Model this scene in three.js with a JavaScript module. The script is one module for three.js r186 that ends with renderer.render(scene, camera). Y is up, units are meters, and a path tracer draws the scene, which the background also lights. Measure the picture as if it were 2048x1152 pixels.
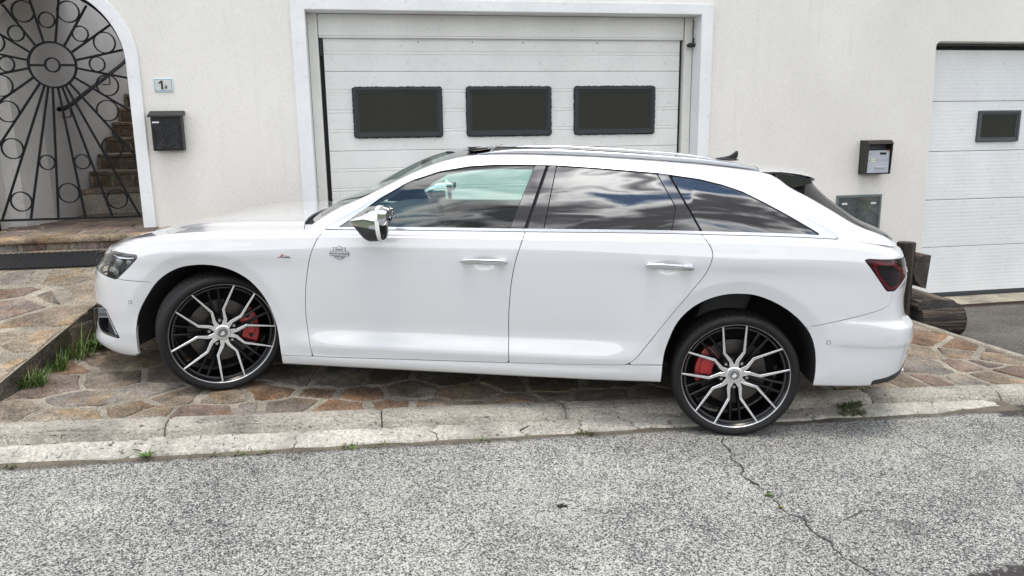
import * as THREE from 'three';
import { mergeGeometries, mergeVertices } from 'three/addons/utils/BufferGeometryUtils.js';
import { RoundedBoxGeometry } from 'three/addons/geometries/RoundedBoxGeometry.js';
import { FontLoader } from 'three/addons/loaders/FontLoader.js';
import { TextGeometry } from 'three/addons/geometries/TextGeometry.js';

// ---------------------------------------------------------------- camera, sky, sun, exposure
const scene = new THREE.Scene();
const camera = new THREE.PerspectiveCamera(41.01, 2048 / 1152, 0.05, 3000);
{
  const m = new THREE.Matrix4().makeBasis(
    new THREE.Vector3(0.98338416, -0.0138008, 0.18101143),
    new THREE.Vector3(0.04959719, 0.97959606, -0.19476057),
    new THREE.Vector3(-0.17463023, 0.20050212, 0.96400373));
  camera.quaternion.setFromRotationMatrix(m);
  camera.position.set(0, 1.70, 7.2);
}
const renderer = new THREE.WebGLRenderer({ antialias: true });
renderer.toneMapping = THREE.LinearToneMapping;
renderer.toneMappingExposure = 2.12;
renderer.shadowMap.enabled = true;
const SUN = new THREE.Vector3(-0.03, 0.985, 0.17).normalize();
const sun = new THREE.DirectionalLight(0xfff1de, 0.6);
sun.name = 'sun';
sun.position.copy(SUN).multiplyScalar(30);
sun.castShadow = true;
sun.shadow.radius = 25;
sun.shadow.camera.left = -12; sun.shadow.camera.right = 12; sun.shadow.camera.top = 12; sun.shadow.camera.bottom = -12;
sun.shadow.camera.far = 80; sun.shadow.mapSize.set(2048, 2048);
scene.add(sun);

// ---------------------------------------------------------------- small maths
const V = (x, y, z) => new THREE.Vector3(x, y, z);
const clamp = (x, a = 0, b = 1) => Math.min(b, Math.max(a, x));
const sstep = (a, b, x) => { const t = clamp((x - a) / (b - a)); return t * t * (3 - 2 * t); };
const lerp = (a, b, t) => a + (b - a) * t;
function rng(seed) { let a = seed >>> 0; return () => { a = (a + 0x6D2B79F5) >>> 0; let t = a; t = Math.imul(t ^ (t >>> 15), t | 1); t ^= t + Math.imul(t ^ (t >>> 7), t | 61); return ((t ^ (t >>> 14)) >>> 0) / 4294967296; }; }
const PERM = (() => { const r = rng(77), p = new Float32Array(65536); for (let i = 0; i < 65536; i++) p[i] = r(); return p; })();
const hash2 = (x, y) => PERM[(Math.imul(x, 374761393) + Math.imul(y, 668265263) ^ (Math.imul(x, 1274126177) >>> 9) ^ (Math.imul(y, 974634701) >>> 5)) & 65535];
function vnoise(x, y, px = 0, py = 0) { // value noise, optional period
  const x0 = Math.floor(x), y0 = Math.floor(y), fx = x - x0, fy = y - y0;
  const w = (v, p) => p ? ((v % p) + p) % p : v;
  const a = hash2(w(x0, px), w(y0, py)), b = hash2(w(x0 + 1, px), w(y0, py)), c = hash2(w(x0, px), w(y0 + 1, py)), d = hash2(w(x0 + 1, px), w(y0 + 1, py));
  const u = fx * fx * (3 - 2 * fx), v = fy * fy * (3 - 2 * fy);
  return a + (b - a) * u + (c - a) * v + (a - b - c + d) * u * v;
}
function fbm(x, y, oct, px = 0, py = 0) { let s = 0, a = 0.5, n = 0; for (let i = 0; i < oct; i++) { s += a * vnoise(x + i * 17.3, y - i * 9.1, px, py); n += a; a *= 0.5; x *= 2; y *= 2; px *= 2; py *= 2; } return s / n; }
function pchip(pts) {
  const n = pts.length, xs = pts.map(p => p[0]), ys = pts.map(p => p[1]), h = [], d = [], m = new Array(n).fill(0);
  for (let i = 0; i < n - 1; i++) { h.push(xs[i + 1] - xs[i]); d.push((ys[i + 1] - ys[i]) / h[i]); }
  for (let i = 1; i < n - 1; i++) if (d[i - 1] * d[i] > 0) { const w1 = 2 * h[i] + h[i - 1], w2 = h[i] + 2 * h[i - 1]; m[i] = (w1 + w2) / (w1 / d[i - 1] + w2 / d[i]); }
  m[0] = d[0]; m[n - 1] = d[n - 2];
  return x => {
    x = clamp(x, xs[0], xs[n - 1]); let i = 0; while (i < n - 2 && x > xs[i + 1]) i++;
    const t = (x - xs[i]) / h[i], a = h[i], t2 = t * t, t3 = t2 * t;
    return (2 * t3 - 3 * t2 + 1) * ys[i] + (t3 - 2 * t2 + t) * a * m[i] + (-2 * t3 + 3 * t2) * ys[i + 1] + (t3 - t2) * a * m[i + 1];
  };
}
function smoothLine(pts, k = 5, closed = false) { // Catmull-Rom through 2D points
  const c = new THREE.CatmullRomCurve3(pts.map(p => V(p[0], p[1], 0)), closed, 'centripetal');
  return c.getPoints(pts.length * k).map(p => [p.x, p.y]);
}
function sdPoly(pts) { // signed distance, negative inside
  const n = pts.length;
  return (x, y) => {
    let d = 1e9, s = 1;
    for (let i = 0, j = n - 1; i < n; j = i++) {
      const ex = pts[j][0] - pts[i][0], ey = pts[j][1] - pts[i][1], wx = x - pts[i][0], wy = y - pts[i][1];
      const t = clamp((wx * ex + wy * ey) / (ex * ex + ey * ey + 1e-12)), bx = wx - ex * t, by = wy - ey * t;
      d = Math.min(d, bx * bx + by * by);
      const c1 = y >= pts[i][1], c2 = y < pts[j][1], c3 = ex * wy > ey * wx;
      if ((c1 && c2 && c3) || (!c1 && !c2 && !c3)) s = -s;
    }
    return s * Math.sqrt(d);
  };
}

// ---------------------------------------------------------------- sky: broken cloud, veiled sun
{
  const W = 2048, H = 1024, data = new Float32Array(W * H * 4);
  for (let j = 0; j < H; j++) {
    const el = ((j + 0.5) / H - 0.5) * Math.PI, y = Math.sin(el), cy = Math.cos(el);
    for (let i = 0; i < W; i++) {
      const az = ((i + 0.5) / W - 0.5) * 2 * Math.PI, x = cy * Math.cos(az), z = cy * Math.sin(az), o = (j * W + i) * 4;
      const yy = Math.max(y, 0), sd = x * SUN.x + y * SUN.y + z * SUN.z, ang = Math.acos(clamp(sd, -1, 1));
      // clear air
      const hz = Math.exp(-yy * 4.5);
      let r = lerp(0.16, 0.72, hz), g = lerp(0.30, 0.80, hz), b = lerp(0.60, 0.90, hz);
      const au = 0.9 * Math.exp(-ang * 7.0); r += au; g += au * 0.97; b += au * 0.9;
      // clouds on a plane overhead
      const k = 2.1 / (yy + 0.12); let cx = x * k + 3.1, cz = z * k + 1.7;
      const wx = fbm(cx * 1.6 + 11, cz * 2.6, 4) - 0.5, wz = fbm(cx * 1.6, cz * 2.6 + 23, 4) - 0.5;
      cx += wx * 0.75; cz += wz * 0.6;
      const n = fbm(cx * 3.4, cz * 8.0, 7), region = fbm(cx * 0.55 + 4, cz * 0.55 + 9, 3), m = n + 0.42 * (region - 0.44), d = sstep(0.36, 0.54, m + 0.05), thick = sstep(0.44, 0.66, m + 0.01);
      const fine = fbm(cx * 11, cz * 24, 4);
      const silver = 1 + 3.0 * Math.exp(-ang * ang * 9) * (1 - 0.62 * thick);
      let lum = lerp(1.55, 0.24, Math.pow(thick, 0.75)) * (0.80 + 0.40 * fine) * silver;
      const cr = lum * 1.0, cg = lum * 0.995, cb = lum * lerp(0.97, 1.06, thick);
      const cover = d * 0.98;
      r = lerp(r, cr, cover); g = lerp(g, cg, cover); b = lerp(b, cb, cover);
      const hb = 1 - 0.94 * Math.exp(-yy * yy * 14); r = lerp(1.12, r, hb); g = lerp(1.14, g, hb); b = lerp(1.16, b, hb);
      if (y < 0) { r = 0.25; g = 0.26; b = 0.24; }
      data[o] = r; data[o + 1] = g; data[o + 2] = b; data[o + 3] = 1;
    }
  }
  const t = new THREE.DataTexture(data, W, H, THREE.RGBAFormat, THREE.FloatType);
  t.mapping = THREE.EquirectangularReflectionMapping; t.magFilter = THREE.LinearFilter; t.needsUpdate = true;
  scene.background = t; scene.environment = t;
}

// ---------------------------------------------------------------- naming and adding
const used = {};
const plain = n => { used[n] = (used[n] ?? -1) + 1; return used[n] ? n + '_' + String(used[n]).padStart(3, '0') : n; };
function mesh(name, geo, mat, parent) { const m = new THREE.Mesh(geo, mat); m.name = plain(name); m.castShadow = m.receiveShadow = true; (parent ?? scene).add(m); return m; }
function thing(name, label, category, pos = [0, 0, 0], group) { const o = new THREE.Group(); o.name = plain(name); o.position.set(...pos); o.userData = { label, category }; if (group) o.userData.group = group; scene.add(o); return o; }
function struct(name, pos = [0, 0, 0]) { const o = new THREE.Group(); o.name = plain(name); o.position.set(...pos); o.userData = { kind: 'structure' }; scene.add(o); return o; }
const holder = (name, parent) => { const o = new THREE.Group(); o.name = plain(name); parent.add(o); return o; };

// ---------------------------------------------------------------- textures
function tex(w, h, fn, { srgb = false, repeat = true } = {}) { // fn(u px, v px) -> grey or [r,g,b] in 0..1
  const d = new Uint8Array(w * h * 4);
  for (let j = 0; j < h; j++) for (let i = 0; i < w; i++) {
    const c = fn(i, j), o = (j * w + i) * 4;
    if (typeof c === 'number') d[o] = d[o + 1] = d[o + 2] = clamp(c) * 255; else { d[o] = clamp(c[0]) * 255; d[o + 1] = clamp(c[1]) * 255; d[o + 2] = clamp(c[2]) * 255; }
    d[o + 3] = 255;
  }
  const t = new THREE.DataTexture(d, w, h); t.magFilter = THREE.LinearFilter; t.minFilter = THREE.LinearMipmapLinearFilter;
  if (repeat) t.wrapS = t.wrapT = THREE.RepeatWrapping;
  if (srgb) t.colorSpace = THREE.SRGBColorSpace; t.needsUpdate = true; return t;
}
const rep = (t, u, v) => { const c = t.clone(); c.repeat.set(u, v); c.needsUpdate = true; return c; };
const lin = (r, g, b) => new THREE.Color().setRGB(r, g, b);
const std = (c, o = {}) => new THREE.MeshStandardMaterial({ color: Array.isArray(c) ? lin(...c) : c, roughness: 0.8, ...o });
const phy = (c, o = {}) => new THREE.MeshPhysicalMaterial({ color: Array.isArray(c) ? lin(...c) : c, roughness: 0.4, ...o });

// one metre of fine render: rolled grain
const stuccoBump = tex(1024, 1024, (i, j) => { const x = i / 1024, y = j / 1024; return 0.55 * vnoise(x * 150, y * 150, 150, 150) + 0.3 * vnoise(x * 75, y * 75, 75, 75) + 0.15 * fbm(x * 300, y * 300, 2, 300, 300); });
const stuccoTone = tex(1024, 512, (i, j) => { const x = i / 1024, y = j / 512; const a = fbm(x * 6, y * 3, 6, 6, 3), s = fbm(x * 60, y * 3, 3, 60, 3), g = fbm(x * 400, y * 200, 2, 400, 200); const v = 0.94 + 0.07 * (a - 0.5) - 0.02 * sstep(0.6, 0.85, s) * sstep(0.45, 0.7, a) + 0.05 * (g - 0.5); return [v, v * 0.995, v * 0.985]; }, { srgb: true });
const paintTone = tex(512, 512, (i, j) => { const x = i / 512, y = j / 512, a = fbm(x * 5, y * 5, 6, 5, 5), g = fbm(x * 90, y * 90, 2, 90, 90), sp = fbm(x * 40 + 7, y * 40, 3, 40, 40); const v = 0.95 + 0.06 * (a - 0.5) + 0.03 * (g - 0.5) - 0.05 * sstep(0.74, 0.82, sp); return [v, v, v]; }, { srgb: true });
const stoneTone = tex(1024, 1024, (i, j) => { const x = i / 1024, y = j / 1024, a = fbm(x * 6, y * 6, 6, 6, 6), g = fbm(x * 160, y * 160, 3, 160, 160), r = fbm(x * 22 + 3, y * 30, 4, 22, 30), q = fbm(x * 9 + 31, y * 9 + 5, 4, 9, 9); const v = clamp(0.66 + 0.5 * (a - 0.5) + 0.55 * (g - 0.5) + 0.25 * (r - 0.5)); const w = sstep(0.5, 0.72, q) * 0.5; return [v * (1 + 0.08 * w), v * (1 - 0.05 * w), v * (1 - 0.22 * w)]; }, { srgb: true });
const stoneBump = tex(1024, 1024, (i, j) => { const x = i / 1024, y = j / 1024; return 0.55 * fbm(x * 8, y * 10, 5, 8, 10) + 0.3 * fbm(x * 40, y * 40, 3, 40, 40) + 0.15 * vnoise(x * 200, y * 200, 200, 200); });
const gritTone = tex(1024, 1024, (i, j) => { const x = i / 1024, y = j / 1024, a = fbm(x * 4, y * 4, 5, 4, 4), g = vnoise(x * 220, y * 220, 220, 220), k = vnoise(x * 110 + 5, y * 110, 110, 110), p = vnoise(x * 64, y * 64 + 9, 64, 64); let v = 0.68 + 0.35 * (a - 0.5) + 0.34 * (g - 0.5) + 0.22 * (k - 0.5); if (p > 0.93) v *= 0.55; return [v, v * 0.985, v * 0.95]; }, { srgb: true });
const concTone = tex(1024, 1024, (i, j) => { const x = i / 1024, y = j / 1024, a = fbm(x * 5, y * 5, 6, 5, 5), g = vnoise(x * 200, y * 200, 200, 200), g2 = vnoise(x * 100, y * 100, 100, 100), s = fbm(x * 7 + 2, y * 7 + 8, 5, 7, 7), pit = vnoise(x * 90 + 40, y * 90, 90, 90); let v = 0.82 + 0.22 * (a - 0.5) + 0.2 * (g - 0.5) + 0.14 * (g2 - 0.5); const l = sstep(0.55, 0.72, s); v *= 1 - 0.34 * l * sstep(0.35, 0.75, 0.5 * g + 0.5 * g2); if (pit > 0.9) v *= 0.6; return [v, v * 0.982, v * 0.94]; }, { srgb: true });
const concBump = tex(1024, 1024, (i, j) => { const x = i / 1024, y = j / 1024, p = vnoise(x * 90 + 40, y * 90, 90, 90); return 0.5 * fbm(x * 30, y * 30, 4, 30, 30) + 0.4 * vnoise(x * 160, y * 160, 160, 160) - (p > 0.88 ? 0.4 : 0) + 0.3; });
const barkTone = tex(512, 1024, (i, j) => { const x = i / 512, y = j / 1024, a = fbm(x * 30, y * 4, 5, 30, 4), b = fbm(x * 5, y * 5, 4, 5, 5), c = fbm(x * 90 + 3, y * 7, 3, 90, 7), li = fbm(x * 40, y * 60, 3, 40, 60); let v = 0.25 + 0.75 * sstep(0.25, 0.75, 0.5 * a + 0.5 * c) * (0.55 + 0.6 * b); const w = sstep(0.74, 0.82, li); return [lerp(v, 1.3, w * 0.6), lerp(v * 0.92, 1.3, w * 0.6), lerp(v * 0.84, 1.2, w * 0.6)]; }, { srgb: true });
const barkBump = tex(512, 1024, (i, j) => { const x = i / 512, y = j / 1024; return 0.6 * fbm(x * 40, y * 4, 5, 40, 4) + 0.4 * fbm(x * 12, y * 6, 4, 12, 6); });
const ribBump = tex(8, 64, (i, j) => 0.5 + 0.5 * Math.cos(j / 64 * 2 * Math.PI));
const smudge = tex(512, 512, (i, j) => { const x = i / 512, y = j / 512, a = fbm(x * 4, y * 4, 6, 4, 4); return 0.10 + 0.5 * sstep(0.45, 0.8, a); });

// world heights
const roadY = x => 0.058 - 0.029 * x;
const paveY = (x, z) => 0.152 - 0.0395 * x + 0.05 * (3 - z);
const platY = z => 0.33 + 0.2 * (2.75 - z);
const drivY = z => -0.19 + 0.065 * z;

// ---------------------------------------------------------------- geometry helpers
function grid(nu, nv, fn, uvf) { // indexed grid, normals along du x dv
  const P = [], U = [], I = [];
  for (let i = 0; i <= nu; i++) for (let j = 0; j <= nv; j++) { const p = fn(i / nu, j / nv, i, j); P.push(p[0], p[1], p[2]); const q = uvf ? uvf(p, i / nu, j / nv) : [p[0], p[2]]; U.push(q[0], q[1]); }
  const w = nv + 1;
  for (let i = 0; i < nu; i++) for (let j = 0; j < nv; j++) { const a = i * w + j, b = a + w; I.push(a, b, b + 1, a, b + 1, a + 1); }
  const g = new THREE.BufferGeometry();
  g.setAttribute('position', new THREE.Float32BufferAttribute(P, 3)); g.setAttribute('uv', new THREE.Float32BufferAttribute(U, 2)); g.setIndex(I); g.computeVertexNormals(); return g;
}
function box(w, h, d, x = 0, y = 0, z = 0, r = 0.004) { const m = Math.min(w, h, d); const g = r > 0 ? new RoundedBoxGeometry(w, h, d, 1, Math.min(r, m * 0.45)) : new THREE.BoxGeometry(w, h, d); g.translate(x, y, z); return g; }
const span = (x0, x1, y0, y1, z0, z1, r = 0.004) => box(x1 - x0, y1 - y0, z1 - z0, (x0 + x1) / 2, (y0 + y1) / 2, (z0 + z1) / 2, r);
function rod(a, b, r, seg = 8, r2 = r) { const d = V(...b).sub(V(...a)), g = new THREE.CylinderGeometry(r2, r, d.length(), seg, 1); g.rotateX(Math.PI / 2); const m = new THREE.Matrix4().lookAt(V(...b), V(...a), Math.abs(d.y) > 0.99 * d.length() ? V(1, 0, 0) : V(0, 1, 0)); g.applyMatrix4(m); const c = V(...a).add(V(...b)).multiplyScalar(0.5); g.translate(c.x, c.y, c.z); return g; }
function tube(pts, r, seg = 40, rad = 8, closed = false) { return new THREE.TubeGeometry(new THREE.CatmullRomCurve3(pts.map(p => V(...p)), closed, 'centripetal'), seg, r, rad, closed); }
function poly(pts, depth, bevel = 0, seg = 1) { const s = new THREE.Shape(pts.map(p => new THREE.Vector2(p[0], p[1]))); return new THREE.ExtrudeGeometry(s, { depth, bevelEnabled: bevel > 0, bevelSize: bevel, bevelThickness: bevel, bevelOffset: -bevel, bevelSegments: seg, curveSegments: 24 }); }
const merge = list => mergeGeometries(list.map(g => { const q = g.index ? g.toNonIndexed() : g; for (const k of Object.keys(q.attributes)) if (!['position', 'normal', 'uv'].includes(k)) q.deleteAttribute(k); if (!q.attributes.uv) q.setAttribute('uv', new THREE.Float32BufferAttribute(new Float32Array(q.attributes.position.count * 2), 2)); return q; }));
function worldUV(g, f) { const p = g.attributes.position, u = new Float32Array(p.count * 2); for (let i = 0; i < p.count; i++) { const q = f(p.getX(i), p.getY(i), p.getZ(i)); u[2 * i] = q[0]; u[2 * i + 1] = q[1]; } g.setAttribute('uv', new THREE.BufferAttribute(u, 2)); return g; }
function boxUV(g, s = 1, ox = 0, oy = 0) { // metres, by the facing axis
  if (g.index) g = g.toNonIndexed(); const p = g.attributes.position, n = g.attributes.normal, u = new Float32Array(p.count * 2);
  for (let i = 0; i < p.count; i++) { const ax = Math.abs(n.getX(i)), ay = Math.abs(n.getY(i)), az = Math.abs(n.getZ(i)); const a = ax > ay && ax > az ? [p.getZ(i), p.getY(i)] : ay > az ? [p.getX(i), p.getZ(i)] : [p.getX(i), p.getY(i)]; u[2 * i] = a[0] * s + ox; u[2 * i + 1] = a[1] * s + oy; }
  g.setAttribute('uv', new THREE.BufferAttribute(u, 2)); return g;
}
const font = await new FontLoader().loadAsync('fonts/droid/droid_sans_bold.typeface.json');
const serif = await new FontLoader().loadAsync('fonts/droid/droid_serif_bold.typeface.json');
const text = (s, size, depth, f = font) => { const g = new TextGeometry(s, { font: f, size, depth, curveSegments: 4, bevelEnabled: false }); g.computeBoundingBox(); const b = g.boundingBox; g.translate(-(b.min.x + b.max.x) / 2, -(b.min.y + b.max.y) / 2, 0); return g; };
// ---------------------------------------------------------------- ground, road
const M = {
  meadow: std([0.085, 0.10, 0.05], { roughness: 1 }), hill: std([0.055, 0.07, 0.045], { roughness: 1 }),
  wall: std([0.855, 0.84, 0.805], { roughness: 0.95, map: rep(stuccoTone, 0.25, 0.4), bumpMap: rep(stuccoBump, 1.7, 1.7), bumpScale: 0.0022 }),
  trim: std([0.86, 0.87, 0.88], { roughness: 0.9, map: rep(paintTone, 0.7, 0.7), bumpMap: rep(stuccoBump, 0.6, 0.6), bumpScale: 0.0012 }),
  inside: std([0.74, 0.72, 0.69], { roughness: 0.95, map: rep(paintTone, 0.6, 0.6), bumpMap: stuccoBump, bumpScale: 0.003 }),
};
{
  const g = grid(40, 40, (u, v) => { const x = lerp(-600, 600, u), z = lerp(-600, 600, v); return [x, -0.75 - 0.012 * Math.max(0, z - 10), z]; });
  const m = mesh('meadow', g, M.meadow); m.userData = { kind: 'structure' };
  const h = grid(160, 14, (u, v) => { const a = u * 2 * Math.PI, r = lerp(170, 420, v); const k = fbm(u * 18, 3 + v * 2, 4, 18, 0); return [Math.cos(a) * r, -6 + (Math.sin(v * Math.PI * 0.5)) * (14 + 46 * k), Math.sin(a) * r]; });
  const hm = mesh('hills', h, M.hill); hm.userData = { kind: 'structure' };
}
// chipped, bleached asphalt: pale stones in a dark binder
function asphalt(x, z, tone) {
  const n1 = vnoise(x * 235, z * 235), n2 = vnoise(x * 420 + 31, z * 420), n3 = vnoise(x * 110 + 9, z * 110 + 4), big = fbm(x * 1.3, z * 1.3, 4), mid = fbm(x * 6 + 5, z * 6, 3);
  const s = 0.48 * n1 + 0.36 * n2 + 0.16 * n3 + 0.10 * (mid - 0.5) + 0.08 * (big - 0.5);
  const k = sstep(0.33, 0.62, s);
  let v = (lerp(0.31, 0.98, k) * tone + 0.12 * (n2 - 0.5)) * (0.93 + 0.16 * (fbm(x * 1.1 + 3, z * 2.6 + 7, 4) - 0.35));
  const dark = 1 - k;
  return [v * (1 - 0.01 * dark), v * (1 - 0.02 * dark), v * lerp(0.955, 1.04, dark), s];
}
const segD = (px, pz, a, b) => { const ex = b[0] - a[0], ez = b[1] - a[1], t = clamp(((px - a[0]) * ex + (pz - a[1]) * ez) / (ex * ex + ez * ez)); return Math.hypot(px - a[0] - t * ex, pz - a[1] - t * ez); };
const CRACKS = [[[1.86, 3.42], [1.80, 3.62], [1.79, 3.80], [1.74, 3.93], [1.79, 4.09], [1.75, 4.24], [1.79, 4.36], [1.80, 4.46], [1.82, 4.54], [1.79, 4.68], [1.85, 4.82], [1.83, 5.2]], [[2.96, 3.30], [2.92, 3.42], [2.90, 3.55], [2.88, 3.68], [2.94, 3.86], [3.0, 3.95]], [[1.98, 4.40], [2.10, 4.335], [2.2, 4.34]]];
const roadMat = (x0, z0) => {
  const W = 2048, Hh = 1024, sx = 4.1 / W, sz = 2.05 / Hh, hgt = new Float32Array(W * Hh);
  const col = tex(W, Hh, (i, j) => {
    const x = x0 + (i + 0.5) * sx, z = z0 + (j + 0.5) * sz, a = asphalt(x, z, 1);
    let h = a[3], r = a[0], g = a[1], b = a[2];
    // older dark patch at the near right corner and by the end of the gutter
    const e = fbm(x * 9, z * 9, 4) * 0.16, pd = z - (4.93 - 0.12 * (x - 1.7)) + e - 0.05, pd2 = Math.min(x - 3.75 + 0.5 * (z - 3.2), 3.5 - z + 0.3 * (x - 4)) + e - 0.1;
    const pk = Math.max(sstep(0, 0.035, pd) * sstep(1.5, 1.75, x + e), sstep(0, 0.05, pd2));
    if (pk > 0) { const sp = vnoise(x * 70 + 3, z * 70) > 0.78 ? 0.62 : 0.24 + 0.12 * vnoise(x * 160, z * 160); r = lerp(r, sp, pk); g = lerp(g, sp * 0.96, pk); b = lerp(b, sp * 0.94, pk); }
    const wx = x + 0.035 * (fbm(x * 14, z * 14, 4) - 0.5) * 2, wz = z;
    for (const c of CRACKS) for (let k = 0; k + 1 < c.length; k++) { if (Math.abs(x - c[k][0]) > 0.5) continue; const d = segD(wx, wz, c[k], c[k + 1]), w = (c === CRACKS[0] ? 0.0044 : 0.003) * (0.4 + 1.2 * vnoise(x * 25, z * 25)); const q = 1 - sstep(w * 0.5, w * 1.6, d); r = lerp(r, 0.24, q * 0.9); g = lerp(g, 0.225, q * 0.9); b = lerp(b, 0.23, q * 0.9); h -= q * 0.5; }
    // tar stains and fine dirt along the gutter edge
    const gd = z - 3.266 - 0.05 * fbm(x * 8, z * 20, 3), q = (1 - sstep(0.0, 0.04, gd)) * (0.3 + 0.7 * fbm(x * 30, z * 30, 3)); r = lerp(r, 0.34, q * 0.8); g = lerp(g, 0.32, q * 0.8); b = lerp(b, 0.28, q * 0.8);
    const st = fbm(x * 2.2 + 40, z * 3.1, 5), sq = sstep(0.68, 0.80, st) * 0.16; r *= 1 - sq; g *= 1 - sq; b *= 1 - sq;
    if (Math.hypot((x - 0.78) / 0.024, (z - 4.08) / 0.02) + 0.8 * (vnoise(x * 120, z * 120) - 0.5) < 1) { r = 0.14; g = 0.12; b = 0.1; }
    hgt[j * W + i] = h; return [r, g, b];
  }, { srgb: true, repeat: false });
  const bump = tex(W, Hh, (i, j) => clamp(hgt[j * W + i]), { repeat: false });
  return std([0.52, 0.516, 0.503], { map: col, bumpMap: bump, bumpScale: 0.004, roughness: 0.95 });
};
const asphTile = tex(1024, 1024, (i, j) => { const x = i / 1024, y = j / 1024; const n1 = vnoise(x * 300, y * 300, 300, 300), n2 = vnoise(x * 500, y * 500, 500, 500), m = fbm(x * 9, y * 9, 4, 9, 9); const k = sstep(0.30, 0.66, 0.55 * n1 + 0.38 * n2 + 0.14 * m); const v = lerp(0.40, 0.86, k); return [v, v * 0.985, v * 1.02]; }, { srgb: true });
const greyTile = tex(1024, 1024, (i, j) => { const x = i / 1024, y = j / 1024; const n1 = vnoise(x * 195, y * 195, 195, 195), n2 = vnoise(x * 430, y * 430, 430, 430), m = fbm(x * 5, y * 5, 5, 5, 5); const v = 0.43 + 0.34 * (0.55 * n1 + 0.45 * n2 - 0.5) + 0.2 * (m - 0.5); return [v, v * 0.975, v * 0.93]; }, { srgb: true });
{
  const R = struct('road');
  const piece = (x0, x1, z0, z1, mat, uv, n = 2) => { const g = grid(n, n, (u, v) => { const x = lerp(x0, x1, u), z = lerp(z1, z0, v); return [x, roadY(x), z]; }, (p) => uv(p)); mesh('road_surface', g, mat, R); };
  for (const x0 of [-3.4, 0.7]) piece(x0, x0 + 4.1, 3.2, 5.25, roadMat(x0, 3.2), p => [(p[0] - x0) / 4.1, (p[2] - 3.2) / 2.05]);
  const far = std([0.52, 0.516, 0.503], { map: asphTile, roughness: 0.95 }), uv = p => [p[0] / 2, p[2] / 2];
  piece(-16, -3.4, 3.2, 9.6, far, uv); piece(4.8, 18, 3.2, 9.6, far, uv); piece(-3.4, 4.8, 5.25, 9.6, far, uv);
}
{
  const g = grid(20, 12, (u, v) => { const x = lerp(4.3, 18, u), z = lerp(3.6, -0.3, v); return [x, Math.min(drivY(z), paveY(x, z) - 0.02 + 0.2 * sstep(5, 9, x)), z]; }, p => [p[0] / 2, p[2] / 2]);
  const m = mesh('driveway', g, std([0.62, 0.60, 0.57], { map: greyTile, roughness: 0.95, bumpMap: greyTile, bumpScale: 0.004 })); m.userData = { kind: 'structure' };
}

// ---------------------------------------------------------------- crazy paving
const STONE_MATS = {};
const STONE = { t: [0.56, 0.465, 0.345], b: [0.44, 0.355, 0.26], g: [0.40, 0.355, 0.30], o: [0.40, 0.26, 0.165], r: [0.365, 0.26, 0.205], d: [0.31, 0.26, 0.205], p: [0.39, 0.305, 0.255], y: [0.54, 0.465, 0.345] };
const stoneMat = k => STONE_MATS[k] ??= std(STONE[k], { map: stoneTone, bumpMap: stoneBump, bumpScale: 0.006, roughness: 0.82 });
const mortarMat = std([0.68, 0.63, 0.54], { map: rep(gritTone, 1.6, 1.6), bumpMap: rep(concBump, 1.6, 1.6), bumpScale: 0.008, roughness: 1 });
function cell(seeds, i, bound, joint) { // Voronoi cell, pulled in by half a joint
  let P = bound.map(p => p.slice()); const [sx, sy] = seeds[i];
  for (let j = 0; j < seeds.length && P.length; j++) {
    if (j === i) continue; let nx = seeds[j][0] - sx, ny = seeds[j][1] - sy; const l = Math.hypot(nx, ny); if (l > 2.4 || l < 1e-6) continue; nx /= l; ny /= l;
    const lim = l / 2 + ((seeds[i][3] ?? 0) - (seeds[j][3] ?? 0)) / (2 * l) - joint / 2, Q = [];
    for (let k = 0; k < P.length; k++) { const a = P[k], b = P[(k + 1) % P.length], da = (a[0] - sx) * nx + (a[1] - sy) * ny - lim, db = (b[0] - sx) * nx + (b[1] - sy) * ny - lim; if (da <= 0) Q.push(a); if ((da < 0) !== (db < 0) && Math.abs(da - db) > 1e-12) { const t = da / (da - db); Q.push([lerp(a[0], b[0], t), lerp(a[1], b[1], t)]); } }
    P = Q;
  }
  return P;
}
function roundPoly(P, R, rough) { // break the straight edges, soften the corners
  let Q = [];
  for (let k = 0; k < P.length; k++) { const a = P[k], b = P[(k + 1) % P.length], l = Math.hypot(b[0] - a[0], b[1] - a[1]); if (l < 0.012) { Q.push(a); continue; } const n = Math.max(2, Math.round(l / 0.09)); for (let s = 0; s < n; s++) { const t = s / n, o = s ? (R() - 0.5) * rough : 0; Q.push([lerp(a[0], b[0], t) + o * (b[1] - a[1]) / l, lerp(a[1], b[1], t) - o * (b[0] - a[0]) / l]); } }
  const C = []; for (let k = 0; k < Q.length; k++) { const a = Q[k], b = Q[(k + 1) % Q.length]; C.push([lerp(a[0], b[0], 0.07), lerp(a[1], b[1], 0.07)], [lerp(a[0], b[0], 0.93), lerp(a[1], b[1], 0.93)]); }
  return C;
}
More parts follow.
